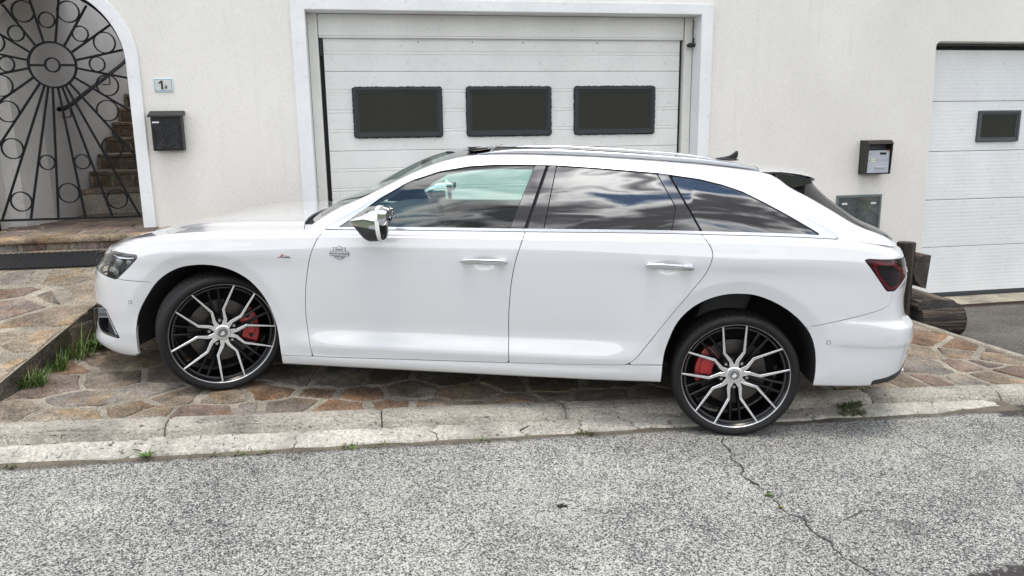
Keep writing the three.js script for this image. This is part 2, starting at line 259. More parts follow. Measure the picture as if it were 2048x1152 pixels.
function slab(P, at, h, thick, R) { // P in (a,b); at(a,b,height) -> world; a low tilted dome with a worn edge
  const n = P.length, c = [0, 0]; P.forEach(p => { c[0] += p[0] / n; c[1] += p[1] / n; });
  const tx = (R() - 0.5) * 0.02, ty = (R() - 0.5) * 0.02, pos = [], uv = [], I = [], ou = R() * 10, ov = R() * 10, an = R() * 6.3, ca = Math.cos(an), sa = Math.sin(an);
  const put = (k, hh) => { const a = c[0] + (P[k][0] - c[0]), b = c[1] + (P[k][1] - c[1]); return [a, b, hh]; };
  const ring = (scale, hh) => { for (let k = 0; k < n; k++) { let a = P[k][0] - c[0], b = P[k][1] - c[1]; const l = Math.hypot(a, b), f = Math.max(0.2, (l - scale) / l); a *= f; b *= f; const w = at(c[0] + a, c[1] + b, hh + (scale > 0 || hh > 0 ? tx * a + ty * b : 0)); pos.push(...w); uv.push((ca * a - sa * b) * 0.9 + ou, (sa * a + ca * b) * 0.9 + ov); } };
  ring(0, -thick); ring(0, h * 0.45); ring(0.006, h * 0.9); ring(0.03, h);
  pos.push(...at(c[0], c[1], h)); uv.push(ou, ov);
  for (let r = 0; r < 3; r++) for (let k = 0; k < n; k++) { const k2 = (k + 1) % n, a = r * n + k, b = r * n + k2; I.push(a, b, b + n, a, b + n, a + n); }
  for (let k = 0; k < n; k++) I.push(3 * n + k, 3 * n + (k + 1) % n, 4 * n);
  const g = new THREE.BufferGeometry(); g.setAttribute('position', new THREE.Float32BufferAttribute(pos, 3)); g.setAttribute('uv', new THREE.Float32BufferAttribute(uv, 2)); g.setIndex(I); g.computeVertexNormals(); return g;
}
const area = P => { let s = 0; for (let k = 0; k < P.length; k++) { const a = P[k], b = P[(k + 1) % P.length]; s += a[0] * b[1] - a[1] * b[0]; } return s / 2; };
function paving(parent, name, seeds, bound, at, { joint = 0.02, h = 0.012, thick = 0.012, seed = 1, rough = 0.014, jig = 0.5 } = {}) {
  const R = rng(seed), keep = []; for (const q of seeds) if (keep.every(k => Math.hypot(k[0] - q[0], k[1] - q[1]) > 0.19)) keep.push(q); seeds = keep; for (const q of seeds) q[3] = 0.022 * (R() - 0.4); const SX = 0.74, sq = seeds.map(q => [q[0] * SX, q[1], q[2], q[3]]), bq = bound.map(p => [p[0] * SX, p[1]]);
  seeds.forEach((s, i) => {
    let P = cell(sq, i, bq, joint * (1 + jig * (R() - 0.3))).map(p => [p[0] / SX, p[1]]); if (P.length < 3) return;
    if (Math.abs(area(P)) < 0.002) return; P = roundPoly(P, R, rough); if (area(P) < 0) P.reverse();
    mesh(name, slab(P, at, h * (0.75 + 0.5 * R()), thick, R), stoneMat(s[2]), parent);
  });
}
function fill(seeds, bound, gap, seed, kinds) { // add seeds where none stand yet, blue-noise fashion
  const R = rng(seed), sd = sdPoly(bound), xs = bound.map(p => p[0]), ys = bound.map(p => p[1]), x0 = Math.min(...xs), x1 = Math.max(...xs), y0 = Math.min(...ys), y1 = Math.max(...ys);
  for (let k = 0; k < 6000; k++) { const x = lerp(x0, x1, R()), y = lerp(y0, y1, R()); if (sd(x, y) > -gap * 0.25) continue; if (seeds.every(s => Math.hypot(s[0] - x, s[1] - y) > gap * (0.8 + 0.5 * R()))) seeds.push([x, y, kinds[Math.floor(R() * kinds.length)]]); }
  return seeds;
}
const platEdge = z => -1.9 - 0.18 * (z - 1.6);
{
  const pv = struct('pavement');
  const seeds = [[-1.95,2.83,'t'], [-1.92,2.42,'p'], [-1.86,2.14,'o'], [-1.59,2.36,'d'], [-1.62,2.66,'g'], [-1.66,2.91,'t'], [-1.37,2.83,'b'], [-1.65,2.04,'b'], [-1.83,1.76,'t'], [-1.37,2.55,'g'], [-1.28,2.32,'d'], [-1.12,2.69,'b'], [-1.20,2.92,'t'], [-0.97,2.94,'r'], [-0.73,2.89,'g'], [-0.90,2.71,'t'], [-0.65,2.66,'o'], [-0.38,2.70,'o'], [-0.48,2.48,'g'], [-0.50,2.88,'d'], [-0.61,2.46,'r'], [-0.58,2.34,'d'], [-0.25,2.50,'g'], [-0.10,2.73,'o'], [-0.27,2.95,'o'], [0.04,2.92,'o'], [0.19,2.71,'g'], [-0.03,2.52,'d'], [0.31,2.93,'b'], [0.53,2.77,'b'], [0.53,2.97,'b'], [0.75,2.94,'b'], [0.76,2.68,'d'], [1.03,2.88,'g'], [1.07,2.69,'d'], [1.32,2.93,'g'], [1.34,2.73,'d'], [1.56,2.97,'d'], [0.41,2.59,'d'], [4.25,2.06,'o'], [4.42,2.19,'o'], [4.02,2.28,'b'], [4.28,2.33,'b'], [3.81,2.60,'g'], [4.06,2.62,'r'], [4.27,2.60,'p'], [4.49,2.45,'b'], [3.66,2.87,'r'], [3.90,2.88,'g'], [4.14,2.85,'b'], [4.36,2.79,'r'], [3.41,2.89,'b'], [3.19,2.92,'t'], [2.98,2.96,'b'], [4.56,2.60,'b'], [4.65,2.32,'p'], [4.26,2.94,'b'], [2.78,2.96,'d']];
  const bound = [[platEdge(2.99) + 0.01, 2.985], [4.74, 2.985], [4.60, 2.3], [4.44, 1.6], [4.2, 0.06], [platEdge(0.06), 0.06]];
  const at = (x, z, h) => [x, paveY(x, z) + h + 0.005 * (fbm(x * 1.7, z * 1.7, 2) - 0.5), z];
  fill(seeds, bound, 0.38, 5, 'bbgdbpgtb');
  paving(pv, 'paving_stone', seeds, bound, (x, z, h) => at(x, z, h), { joint: 0.030, seed: 9, rough: 0.030, jig: 0.9, h: 0.009 });
  const bed = grid(60, 40, (u, v) => { const z = lerp(3.0, 0.0, v), x0 = platEdge(z) - 0.02, x = lerp(x0, 4.46 + 0.2 * (z - 1.6) + 0.02, u); return [x, paveY(x, z) + 0.001 + 0.006 * (fbm(x * 5, z * 5, 3) - 0.5), z]; }, p => [p[0], p[2]]);
  mesh('mortar_bed', bed, mortarMat, pv);
}
{
  const pf = struct('entrance_ramp');
  const seeds = [[-2.31, 1.09, 'y'], [-2.34, 1.27, 'o'], [-2.28, 1.44, 'g'], [-2.13, 1.06, 'g'], [-2.03, 1.36, 't'], [-2.58, 1.32, 'r'], [-2.45, 1.55, 'p'], [-2.11, 1.76, 'b'], [-2.12, 2.12, 't'], [-2.07, 2.51, 't'], [-2.61, 1.11, 'g'], [-2.59, 0.97, 't'], [-2.03, 1.59, 'b'], [-2.27, 0.94, 't'], [-2.49, 1.00, 'b']];
  const bound = [[-6.2, 2.99], [platEdge(2.99) - 0.012, 2.99], [platEdge(0.45) - 0.012, 0.45], [-6.2, 0.45]];
  const at = (x, z, h) => [x, platY(z) + h, z];
  fill(seeds, bound, 0.40, 15, 'ttbgtyg');
  paving(pf, 'paving_stone', seeds, bound, at, { joint: 0.062, seed: 19, h: 0.010, jig: 1.0, rough: 0.036 });
  const bed = grid(30, 30, (u, v) => { const z = lerp(2.995, 0.4, v), x = lerp(-6.2, platEdge(z) - 0.004, u); return [x, platY(z) + 0.002 + 0.006 * (fbm(x * 5, z * 5, 3) - 0.5), z]; }, p => [p[0], p[2]]);
  mesh('mortar_bed', bed, mortarMat, pf);
  // rough stone edge of the ramp
  const side = grid(90, 10, (u, v) => { const z = lerp(2.995, 0.3, u), y = lerp(paveY(-2, z) - 0.06, platY(z) + 0.003, v); const b = 0.045 * (fbm(z * 6, y * 9, 4) - 0.45) * Math.sin(Math.PI * Math.min(1, 0.15 + v)); return [platEdge(z) + b, y, z]; }, p => [p[2], p[1]]);
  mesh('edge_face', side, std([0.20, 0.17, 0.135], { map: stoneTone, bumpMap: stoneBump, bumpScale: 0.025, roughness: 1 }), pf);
  // edge stones set in that face
  const R = rng(3); let z = 1.95; const km = ['d', 'b', 'o', 'd', 'g', 'b', 'o', 'd', 'b', 'd'];
  for (let k = 0; z > 1.0; k++) { const l = 0.16 + 0.2 * R(), zc = z - l / 2, hh = platY(zc) - paveY(-2, zc) - 0.035; if (hh > 0.05) { const P = roundPoly([[zc - l / 2 + 0.012, paveY(-2, zc) + 0.012], [zc + l / 2 - 0.012, paveY(-2, zc) + 0.02], [zc + l / 2 - 0.02, paveY(-2, zc) + hh], [zc - l / 2 + 0.014, paveY(-2, zc) + hh - 0.01]], R, 0.03); if (area(P) < 0) P.reverse(); mesh('edge_stone', slab(P, (a, b, h) => [platEdge(a) + h - 0.004, b, a], 0.012, 0.02, R), stoneMat(km[k % 10]), pf); } z -= l; }
}
// ---------------------------------------------------------------- kerb and gutter
const kerbMat = std([0.50, 0.485, 0.45], { map: concTone, bumpMap: concBump, bumpScale: 0.008, roughness: 0.95 });
const gutMat = [[0.63, 0.622, 0.596], [0.60, 0.592, 0.565], [0.65, 0.643, 0.617]].map(c => std(c, { map: rep(concTone, 0.7, 0.7), bumpMap: concBump, bumpScale: 0.005, roughness: 0.95 }));
const kerbTop = x => 0.152 - 0.0395 * x + 0.012, kerbFoot = x => 0.097 - 0.036 * x;
{
  const K = struct('kerb'); const J = [-5.6, -4.5, -3.38, -2.26, -1.13, 0.0, 1.05, 2.05, 3.03, 3.95, 5.0, 6.1], R = rng(8);
  for (let k = 0; k + 1 < J.length; k++) {
    const x0 = J[k] + 0.0035, x1 = J[k + 1] - 0.0035, dz = (R() - 0.5) * 0.012, dy = (R() - 0.5) * 0.01, ph = R() * 50;
    const prof = [[2.975, -0.06, 0], [2.98, 0.0, 1], [3.0, 0.004, 1], [3.035, 0.004, 1], [3.07, 0.0, 1], [3.092, -0.009, 1], [3.108, -0.026, 1], [3.122, 9, 1], [3.135, 8, 0]];
    const g = grid(Math.max(8, Math.round((x1 - x0) / 0.03)), 40, (u, v) => {
      const x = lerp(x0, x1, u), f = v * 8, i = Math.min(7, Math.floor(f)), t = f - i;
      const yy = q => q[1] === 9 ? kerbFoot(x) + 0.006 : q[1] === 8 ? kerbFoot(x) - 0.05 : kerbTop(x) + q[1] + dy;
      const e = Math.min(x - x0, x1 - x), er = 0.014 * Math.pow(1 - clamp(e / 0.03), 2), rough = 0.010 * (fbm(x * 16 + ph, f * 3.1, 4) - 0.5);
      return [x, lerp(yy(prof[i]), yy(prof[i + 1]), t) - er + rough * 0.6 * (prof[i][2]), lerp(prof[i][0], prof[i + 1][0], t) + dz - er + rough * prof[i][2]];
    }, (p, u, v) => [p[0] * 0.8 + ph, v * 0.3 + ph]);
    const ends = [x0, x1].map(x => { const s = [[2.975, kerbTop(x) - 0.06], [2.98, kerbTop(x) - 0.012], [3.06, kerbTop(x) - 0.012], [3.095, kerbTop(x) - 0.035], [3.11, kerbFoot(x)], [3.11, kerbFoot(x) - 0.05]].map(q => [q[0], q[1] + dy]); const gg = poly(s, 0.001); gg.rotateY(-Math.PI / 2); gg.translate(x, 0, 0); return gg; });
    mesh('kerb_stone', merge([g, ...ends]), kerbMat, K);
  }
}
{
  const Gt = struct('gutter'); const R = rng(21), J = [-5.5, -4.2, -3.1, -2.2, -1.25, -0.46, 0.30, 0.78, 1.12, 1.42, 1.68, 2.15, 2.5, 2.86, 3.42, 3.84];
  for (let k = 0; k + 1 < J.length; k++) {
    const s0 = (R() - 0.5) * 0.12, s1 = k + 2 < J.length ? 0 : 0.0, ph = R() * 30, dy = (R() - 0.5) * 0.010, jo = 0.0012 + 0.0018 * R();
    const edge = x => 3.262 + 0.02 * (fbm(x * 6, 4.2, 4) - 0.5) * 2 - (x > 3.4 ? (x - 3.4) * 0.12 : 0), back = x => 3.112 + 0.016 * (fbm(x * 5, 9.1, 3) - 0.5) * 2;
    const lean = (j, v) => 0.07 * (fbm(j * 7.7, v * 4 + j, 4) - 0.5) * 2 + 0.05 * (v - 0.5) * Math.sin(j * 12.3);
    const g = grid(Math.max(5, Math.round((J[k + 1] - J[k]) / 0.025)), 14, (u, v) => {
      const x = lerp(J[k] + jo + lean(J[k], v), J[k + 1] - jo + lean(J[k + 1], v), u), z = lerp(edge(x), back(x), v), yf = lerp(roadY(x) + 0.012, kerbFoot(x) + 0.006, v);
      const e = Math.min(u * (J[k + 1] - J[k]), (1 - u) * (J[k + 1] - J[k]), v * 0.14), er = 0.012 * Math.pow(1 - clamp(e / 0.018), 2);
      return [x, yf + dy - er + 0.009 * (fbm(x * 9 + ph, z * 14, 4) - 0.5) - (v === 0 ? 0.02 : 0), z];
    }, p => [p[0] + ph, p[2] + ph]);
    mesh('gutter_piece', g, gutMat[k % 3], Gt);
  }
  const dirt = grid(60, 3, (u, v) => { const x = lerp(-5.5, 3.95, u), z = lerp(3.285, 3.10, v); return [x, lerp(roadY(x) + 0.001, kerbFoot(x) - 0.012, v), z]; }, p => [p[0], p[2]]);
  mesh('dirt_bed', dirt, std([0.30, 0.265, 0.21], { map: rep(gritTone, 2, 2), roughness: 1 }), Gt);
}
{ // concrete strip between the paving and the driveway
  const g = grid(50, 6, (u, v) => { const z = lerp(0.2, 3.0, u), x = 4.46 + 0.2 * (z - 1.6) + lerp(0.0, 0.10, v), e = v < 0.01 || v > 0.99 ? -0.05 : 0; return [x, paveY(4.5, z) + 0.012 + e + 0.01 * (fbm(x * 12, z * 12, 3) - 0.5) - 0.01 * Math.abs(v - 0.5), z]; }, p => [p[0], p[2]]);
  const m = mesh('edging_strip', g, std([0.50, 0.47, 0.41], { map: concTone, bumpMap: concBump, bumpScale: 0.008, roughness: 0.95 })); m.userData = { kind: 'structure' };
}
// ---------------------------------------------------------------- house front
const AX = -2.574, AY = 2.30, AR = 0.613; // arch: centre and radius
const house = thing('house', 'cream rendered house front with white arch and garage surrounds', 'house');
{
  const s = new THREE.Shape(); [[-9, -1.5], [13, -1.5], [13, 6.4], [-9, 6.4]].forEach((p, i) => i ? s.lineTo(...p) : s.moveTo(...p));
  const arch = new THREE.Path(); arch.moveTo(AX - AR, 0.5); arch.lineTo(AX - AR, AY); arch.absarc(AX, AY, AR, Math.PI, 0, true); arch.lineTo(AX + AR, 0.5); arch.lineTo(AX - AR, 0.5); s.holes.push(arch);
  const g1 = new THREE.Path(); [[-0.485, -1], [-0.485, 2.744], [3.155, 2.744], [3.155, -1]].forEach((p, i) => i ? g1.lineTo(...p) : g1.moveTo(...p)); s.holes.push(g1);
  const g2 = new THREE.Path(); g2.moveTo(5.79, -1.2); g2.lineTo(5.70, 2.46); g2.quadraticCurveTo(5.70, 2.52, 5.76, 2.52); g2.lineTo(8.9, 2.52); g2.lineTo(8.9, -1.2); s.holes.push(g2);
  const g = new THREE.ExtrudeGeometry(s, { depth: 0.36, bevelEnabled: true, bevelSize: 0.006, bevelThickness: 0.006, bevelOffset: -0.006, bevelSegments: 1, curveSegments: 48 }); g.translate(0, 0, -0.366);
  mesh('wall', boxUV(g), M.wall, house);
  // arch surround
  const o = new THREE.Shape(), w = 0.1; o.moveTo(AX - AR - w, 0.6); o.lineTo(AX - AR - w, AY); o.absarc(AX, AY, AR + w, Math.PI, 0, true); o.lineTo(AX + AR + w, 0.6); o.lineTo(AX + AR - 0.002, 0.6); o.lineTo(AX + AR - 0.002, AY); o.absarc(AX, AY, AR - 0.002, 0, Math.PI, false); o.lineTo(AX - AR + 0.002, 0.6); o.lineTo(AX - AR - w, 0.6);
  const ga = new THREE.ExtrudeGeometry(o, { depth: 0.10, bevelEnabled: true, bevelSize: 0.006, bevelThickness: 0.006, bevelOffset: -0.006, bevelSegments: 2, curveSegments: 48 }); ga.translate(0, 0, -0.078);
  mesh('arch_surround', boxUV(ga), M.trim, house);
  // garage surround
  const t = new THREE.Shape(); [[-0.602, -0.6], [-0.602, 2.84], [3.267, 2.84], [3.267, -0.6], [3.150, -0.6], [3.150, 2.742], [-0.480, 2.742], [-0.480, -0.6]].forEach((p, i) => i ? t.lineTo(...p) : t.moveTo(...p));
  const gt = new THREE.ExtrudeGeometry(t, { depth: 0.19, bevelEnabled: true, bevelSize: 0.007, bevelThickness: 0.007, bevelOffset: -0.007, bevelSegments: 2 }); gt.translate(0, 0, -0.155);
  mesh('garage_surround', boxUV(gt), M.trim, house);
  const eave = span(-9.4, 13.4, 6.4, 6.6, -1, 0.7); mesh('eave', eave, M.trim, house);
  // stairwell behind the arch: two-faced pier, stair wall, ceiling, end and right wall
  const wallStrip = (a, b, y0, y1) => { const g = grid(1, 1, (u, v) => [lerp(a[0], b[0], u), lerp(y0, y1, v), lerp(a[1], b[1], u)], (p) => [Math.hypot(p[0] - a[0], p[2] - a[1]), p[1]]); return g; };
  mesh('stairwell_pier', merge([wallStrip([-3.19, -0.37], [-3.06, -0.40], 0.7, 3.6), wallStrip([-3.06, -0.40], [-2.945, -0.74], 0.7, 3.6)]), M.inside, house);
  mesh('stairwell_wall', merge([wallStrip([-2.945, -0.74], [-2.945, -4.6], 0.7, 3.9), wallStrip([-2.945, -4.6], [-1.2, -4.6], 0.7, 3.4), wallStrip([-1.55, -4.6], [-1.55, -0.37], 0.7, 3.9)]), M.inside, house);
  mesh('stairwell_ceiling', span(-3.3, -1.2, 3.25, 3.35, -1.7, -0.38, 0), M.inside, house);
  // what closes the building behind the doors
  for (const q of [span(-0.6, 3.3, -0.5, 2.9, -0.9, -0.86, 0), span(5.5, 9.1, -0.5, 2.7, -0.9, -0.86, 0)]) mesh('garage_back', q, std([0.2, 0.2, 0.2]), house);
  // threshold of the second garage
  mesh('threshold', boxUV(span(5.5, 9, -0.42, -0.172, -0.36, 0.24, 0.01)), std([0.55, 0.52, 0.45], { map: concTone, bumpMap: concBump, bumpScale: 0.006, roughness: 0.95 }), house);
}
// ---------------------------------------------------------------- entrance step, landing, stairs
{
  const st = thing('entrance_step', 'stone-faced entrance step with thick porphyry tread below the iron gate', 'step', [0, 0, 0]);
  const R = rng(4), edge = x => 0.445 - 0.01 * (x + 2.6);
  // riser core + stones
  mesh('riser_core', worldUV(grid(20, 2, (u, v) => { const x = lerp(-4.4, -1.3, u); return [x, lerp(0.66, 0.88, v), edge(x) - 0.024]; }), (x, y) => [x, y]), mortarMat, st);
  let x = -4.3; const ks = ['r', 'p', 'p', 'r', 'b', 'p', 'g', 'r', 'b', 'p', 'r', 'b', 'g', 'p']; for (let k = 0; x < -1.4; k++) { const l = 0.16 + 0.07 * R(), P = roundPoly([[x + 0.01, 0.755], [x + l - 0.01, 0.755], [x + l - 0.012, 0.862], [x + 0.012, 0.862]], R, 0.016); if (area(P) < 0) P.reverse(); mesh('riser_stone', slab(P, (a, b, h) => [a, b, edge(a) - 0.026 + h], 0.014, 0.01, R), stoneMat(ks[k % ks.length]), st); x += l + 0.012; }
  // thick tread slabs with a rough front
  const tm = std([0.52, 0.40, 0.275], { map: stoneTone, bumpMap: stoneBump, bumpScale: 0.012, roughness: 0.9 });
  for (const [a, b] of [[-4.4, -3.35], [-3.344, -2.12], [-2.114, -1.3]]) mesh('tread_slab', grid(Math.round((b - a) / 0.03), 12, (u, v) => { const X = lerp(a, b, u), E = edge(X) + 0.015, f = v * 12; const prof = [[-0.05, 0.838], [0, 0.838], [0.004, 0.845], [0.006, 0.86], [0.004, 0.874], [-0.002, 0.884], [-0.012, 0.888], [-0.05, 0.889], [-0.08, 0.889], [-0.1, 0.889], [-0.12, 0.889], [-0.14, 0.889], [-0.16, 0.87]][Math.round(f)]; const n = f > 0.5 && f < 5.5 ? 0.016 * (fbm(X * 16, f * 0.8, 4) - 0.5) : 0.002 * (fbm(X * 10, f, 2) - 0.5); return [X, prof[1] + 0.019 + n * 0.3, E + prof[0] + n]; }, (p, u, v) => [p[0], v * 0.25]), tm, st);
  // landing flagstones
  const land = (X, Z, h) => [X, 0.903 + h, Z], bound = [[-3.18, -0.02], [-3.18, -0.36], [-3.04, -0.42], [-2.93, -0.78], [-2.93, -1.45], [-1.6, -1.45], [-1.6, -0.02]];
  const seeds = fill([], [[-3.3, 0.3], [-3.3, -1.5], [-1.5, -1.5], [-1.5, 0.25]], 0.27, 33, 'bbprpb');
  const clip = P => P; const b2 = [[-3.3, edge(-3.3) - 0.15], [-1.4, edge(-1.4) - 0.15], [-1.4, -1.46], [-3.3, -1.46]];
  paving(st, 'landing_stone', seeds, b2, land, { joint: 0.03, seed: 71, h: 0.008 });
  mesh('landing_bed', grid(4, 4, (u, v) => [lerp(-3.4, -1.3, u), 0.903, lerp(edge(-3) - 0.12, -1.5, v)], p => [p[0], p[2]]), mortarMat, st);
}
{
  const st = thing('staircase', 'porphyry staircase climbing the stairwell behind the iron gate', 'staircase');
  const R = rng(14), wall = -2.935, right = -1.56; let y = 0.91, z = -1.46;
  const treadM = std([0.42, 0.34, 0.27], { map: stoneTone, bumpMap: stoneBump, bumpScale: 0.006, roughness: 0.85 }), conc = std([0.56, 0.53, 0.48], { map: concTone, bumpMap: concBump, bumpScale: 0.006, roughness: 0.95 });
  const rises = [0.25, 0.175, 0.175, 0.175, 0.175, 0.175, 0.175, 0.175];
  rises.forEach((r, k) => {
    const run = 0.31, y1 = y + r;
    const m = mesh('step', boxUV(span(wall, right, y - 0.02, y1 - 0.045, z - run - 0.05, z, 0.004)), k ? mortarMat : conc, st);
    mesh('tread', boxUV(span(wall + 0.004, right - 0.004, y1 - 0.043, y1, z - run - 0.02, z + 0.028, 0.012)), treadM, m);
    if (k) { let x = wall + 0.02; const ks = ['r', 'b', 'p', 'd', 'r', 'p']; for (let q = 0; x < right - 0.1; q++) { const l = 0.15 + 0.1 * R(), P = roundPoly([[x, y + 0.012], [Math.min(x + l, right - 0.02), y + 0.012], [Math.min(x + l, right - 0.02) - 0.01, y1 - 0.058], [x + 0.008, y1 - 0.058]], R, 0.02); if (area(P) < 0) P.reverse(); mesh('riser_stone', slab(P, (a, b, h) => [a, b, z + h], 0.008, 0.005, R), stoneMat(ks[(q + k) % 6]), m); x += l + 0.016; } }
    y = y1; z -= run;
  });
}
const iron = phy([0.006, 0.0068, 0.0085], { roughness: 0.75, specularIntensity: 0.5, bumpMap: stoneBump, bumpScale: 0.0008 });
{
  const h = thing('handrail', 'black metal handrail on the stairwell wall behind the gate', 'handrail');
  mesh('rail', tube([[-2.86, 1.955, -0.93], [-2.86, 1.965, -1.05], [-2.86, 1.995, -1.2], [-2.86, 2.14, -1.7], [-2.86, 2.43, -2.7], [-2.86, 2.62, -3.3], [-2.86, 2.8, -3.6]], 0.021, 60, 10), iron, h);
  for (const [y, z] of [[1.985, -1.22], [2.37, -2.55]]) mesh('bracket', tube([[-2.86, y - 0.01, z], [-2.86, y - 0.085, z], [-2.866, y - 0.094, z], [-2.942, y - 0.095, z]], 0.006, 24, 6), iron, h);
}
// ---------------------------------------------------------------- wrought iron sunburst gate
{
  const g = thing('iron_gate', 'black wrought iron sunburst gate with rings closing the arched entrance', 'gate', [AX, AY - 0.008, -0.1]);
  const fl = 0.0075, bar = (a, b) => { const d = V(b[0] - a[0], b[1] - a[1], 0), L = d.length(), q = box(L, 0.018, 0.016, 0, 0, 0, 0.003); q.rotateZ(Math.atan2(d.y, d.x)); q.translate((a[0] + b[0]) / 2, (a[1] + b[1]) / 2, 0); return q; };
  const ringG = (r, w = 0.02, t = 0.009) => { const s = new THREE.Shape(); s.absarc(0, 0, r + t / 2, 0, Math.PI * 2); const q = new THREE.Path(); q.absarc(0, 0, r - t / 2, 0, Math.PI * 2); s.holes.push(q); const e = new THREE.ExtrudeGeometry(s, { depth: w, bevelEnabled: false, curveSegments: 32 }); e.translate(0, 0, -w / 2); return e; };
  const spokes = [[0.160, 0.101, 0.485, 0.325], [0.107, 0.149, 0.320, 0.479], [0.046, 0.185, 0.122, 0.580], [0.175, 0.036, 0.585, 0.128], [0.176, -0.025, 0.585, -0.108], [0.148, -0.094, 0.585, -0.390], [0.111, -0.143, 0.585, -0.778], [0.081, -0.168, 0.555, -1.288], [0.053, -0.174, 0.329, -1.288], [0.020, -0.182, 0.109, -1.288]];
  for (const s of spokes) for (const m of [1, -1]) mesh('spoke', bar([s[0] * m, s[1]], [s[2] * m, s[3]]), iron, g);
  mesh('hub_ring', ringG(0.184, 0.024, 0.015), iron, g); mesh('centre_ring', ringG(0.056, 0.022, 0.012), iron, g);
  for (const m of [1, -1]) mesh('hub_bar', bar([0.058 * m, -0.002], [0.18 * m, -0.002]), iron, g);
  const rings = [[0.172, 0.427, 0.084], [0, 0.360, 0.061], [0.246, 0.252, 0.061], [0.427, 0.182, 0.084], [0.350, 0.006, 0.060], [0.412, -0.167, 0.086], [0.390, -0.378, 0.086], [0.395, -0.685, 0.084], [0.139, -0.806, 0.061], [0.384, -1.134, 0.082], [0, -1.071, 0.082]];
  for (const r of rings) for (const m of r[0] ? [1, -1] : [1]) { const q = mesh('ring', ringG(r[2]), iron, g); q.position.set(r[0] * m, r[1], 0.001); }
  const fr = 0.592; const arcPts = []; arcPts.push([-fr, -1.30]); for (let k = 0; k <= 28; k++) { const a = Math.PI - k / 28 * Math.PI; arcPts.push([fr * Math.cos(a), 0.008 + fr * Math.sin(a)]); } arcPts.push([fr, -1.30]);
  const so = new THREE.Shape(); so.moveTo(-fr - 0.012, -1.30); so.lineTo(-fr - 0.012, 0.008); so.absarc(0, 0.008, fr + 0.012, Math.PI, 0, true); so.lineTo(fr + 0.012, -1.30); so.lineTo(fr - 0.012, -1.30); so.lineTo(fr - 0.012, 0.008); so.absarc(0, 0.008, fr - 0.012, 0, Math.PI, false); so.lineTo(-fr + 0.012, -1.30);
  const fg = new THREE.ExtrudeGeometry(so, { depth: 0.026, bevelEnabled: false, curveSegments: 40 }); fg.translate(0, 0, -0.013); mesh('frame', fg, iron, g);
  mesh('bottom_rail', box(2 * fr, 0.018, 0.024, 0, -1.292, 0, 0.003), iron, g);
  mesh('post_foot', merge([box(0.03, 0.13, 0.03, -fr, -1.36, 0), box(0.03, 0.13, 0.03, fr, -1.36, 0)]), iron, g);
}
// ---------------------------------------------------------------- main garage door
const doorWhite = std([0.84, 0.845, 0.82], { roughness: 0.55, map: rep(paintTone, 0.8, 0.8), bumpMap: rep(stoneBump, 2, 2), bumpScale: 0.0006 });
const darkGlass = phy([0.030, 0.029, 0.026], { roughness: 0.14, roughnessMap: smudge, metalness: 0, ior: 1.7, specularIntensity: 1 });
const rubber = std([0.030, 0.035, 0.038], { roughness: 0.65, map: paintTone });
function windowUnit(parent, w, h, cx, cy, z, ragged, seed, frameW, mat) {
  const R = rng(seed), f = holder('window', parent); f.position.set(cx, cy, z);
  const rr = (w, h, r, jit) => { const p = []; const C = [[w / 2 - r, h / 2 - r, 0], [-w / 2 + r, h / 2 - r, 1], [-w / 2 + r, -h / 2 + r, 2], [w / 2 - r, -h / 2 + r, 3]]; for (const c of C) { for (let k = 0; k <= 5; k++) { const a = (c[2] + k / 5) * Math.PI / 2; p.push([c[0] + r * Math.cos(a), c[1] + r * Math.sin(a)]); } } if (!jit) return p; const q = []; for (let i = 0; i < p.length; i++) { const a = p[i], b = p[(i + 1) % p.length], l = Math.hypot(b[0] - a[0], b[1] - a[1]), n = Math.max(1, Math.round(l / 0.012)); for (let s = 0; s < n; s++) q.push([lerp(a[0], b[0], s / n) + (R() - 0.5) * jit, lerp(a[1], b[1], s / n) + (R() - 0.5) * jit]); } return q; };
  if (ragged) { const s = new THREE.Shape(rr(w + 0.012, h + 0.012, 0.03, 0.007).map(p => new THREE.Vector2(...p))); s.holes.push(new THREE.Path(rr(w - 0.03, h - 0.03, 0.025).map(p => new THREE.Vector2(...p)))); const e = new THREE.ExtrudeGeometry(s, { depth: 0.012, bevelEnabled: false }); mesh('sealing_strip', e, std([0.02, 0.022, 0.022], { roughness: 0.9 }), f); }
  const ringS = (w0, h0, r0, w1, h1, r1, d, b) => { const s = new THREE.Shape(rr(w0, h0, r0).map(p => new THREE.Vector2(...p))); s.holes.push(new THREE.Path(rr(w1, h1, r1).map(p => new THREE.Vector2(...p)))); return new THREE.ExtrudeGeometry(s, { depth: d, bevelEnabled: true, bevelSize: b, bevelThickness: b, bevelOffset: -b, bevelSegments: 2 }); };
  const a = ringS(w, h, ragged ? 0.026 : 0.014, w - frameW * 1.3, h - frameW * 1.3, ragged ? 0.014 : 0.012, 0.02, 0.006), b = ringS(w - frameW * 1.2, h - frameW * 1.2, 0.012, w - frameW * 2, h - frameW * 2, 0.008, 0.012, 0.003);
  mesh('window_frame', merge([a, b]), mat, f);
  const pane = worldUV(box(w - frameW * 1.9, h - frameW * 1.9, 0.006, 0, 0, 0.006, 0), (x, y) => [x + cx, y + cy]); mesh('window_pane', pane, darkGlass, f);
}
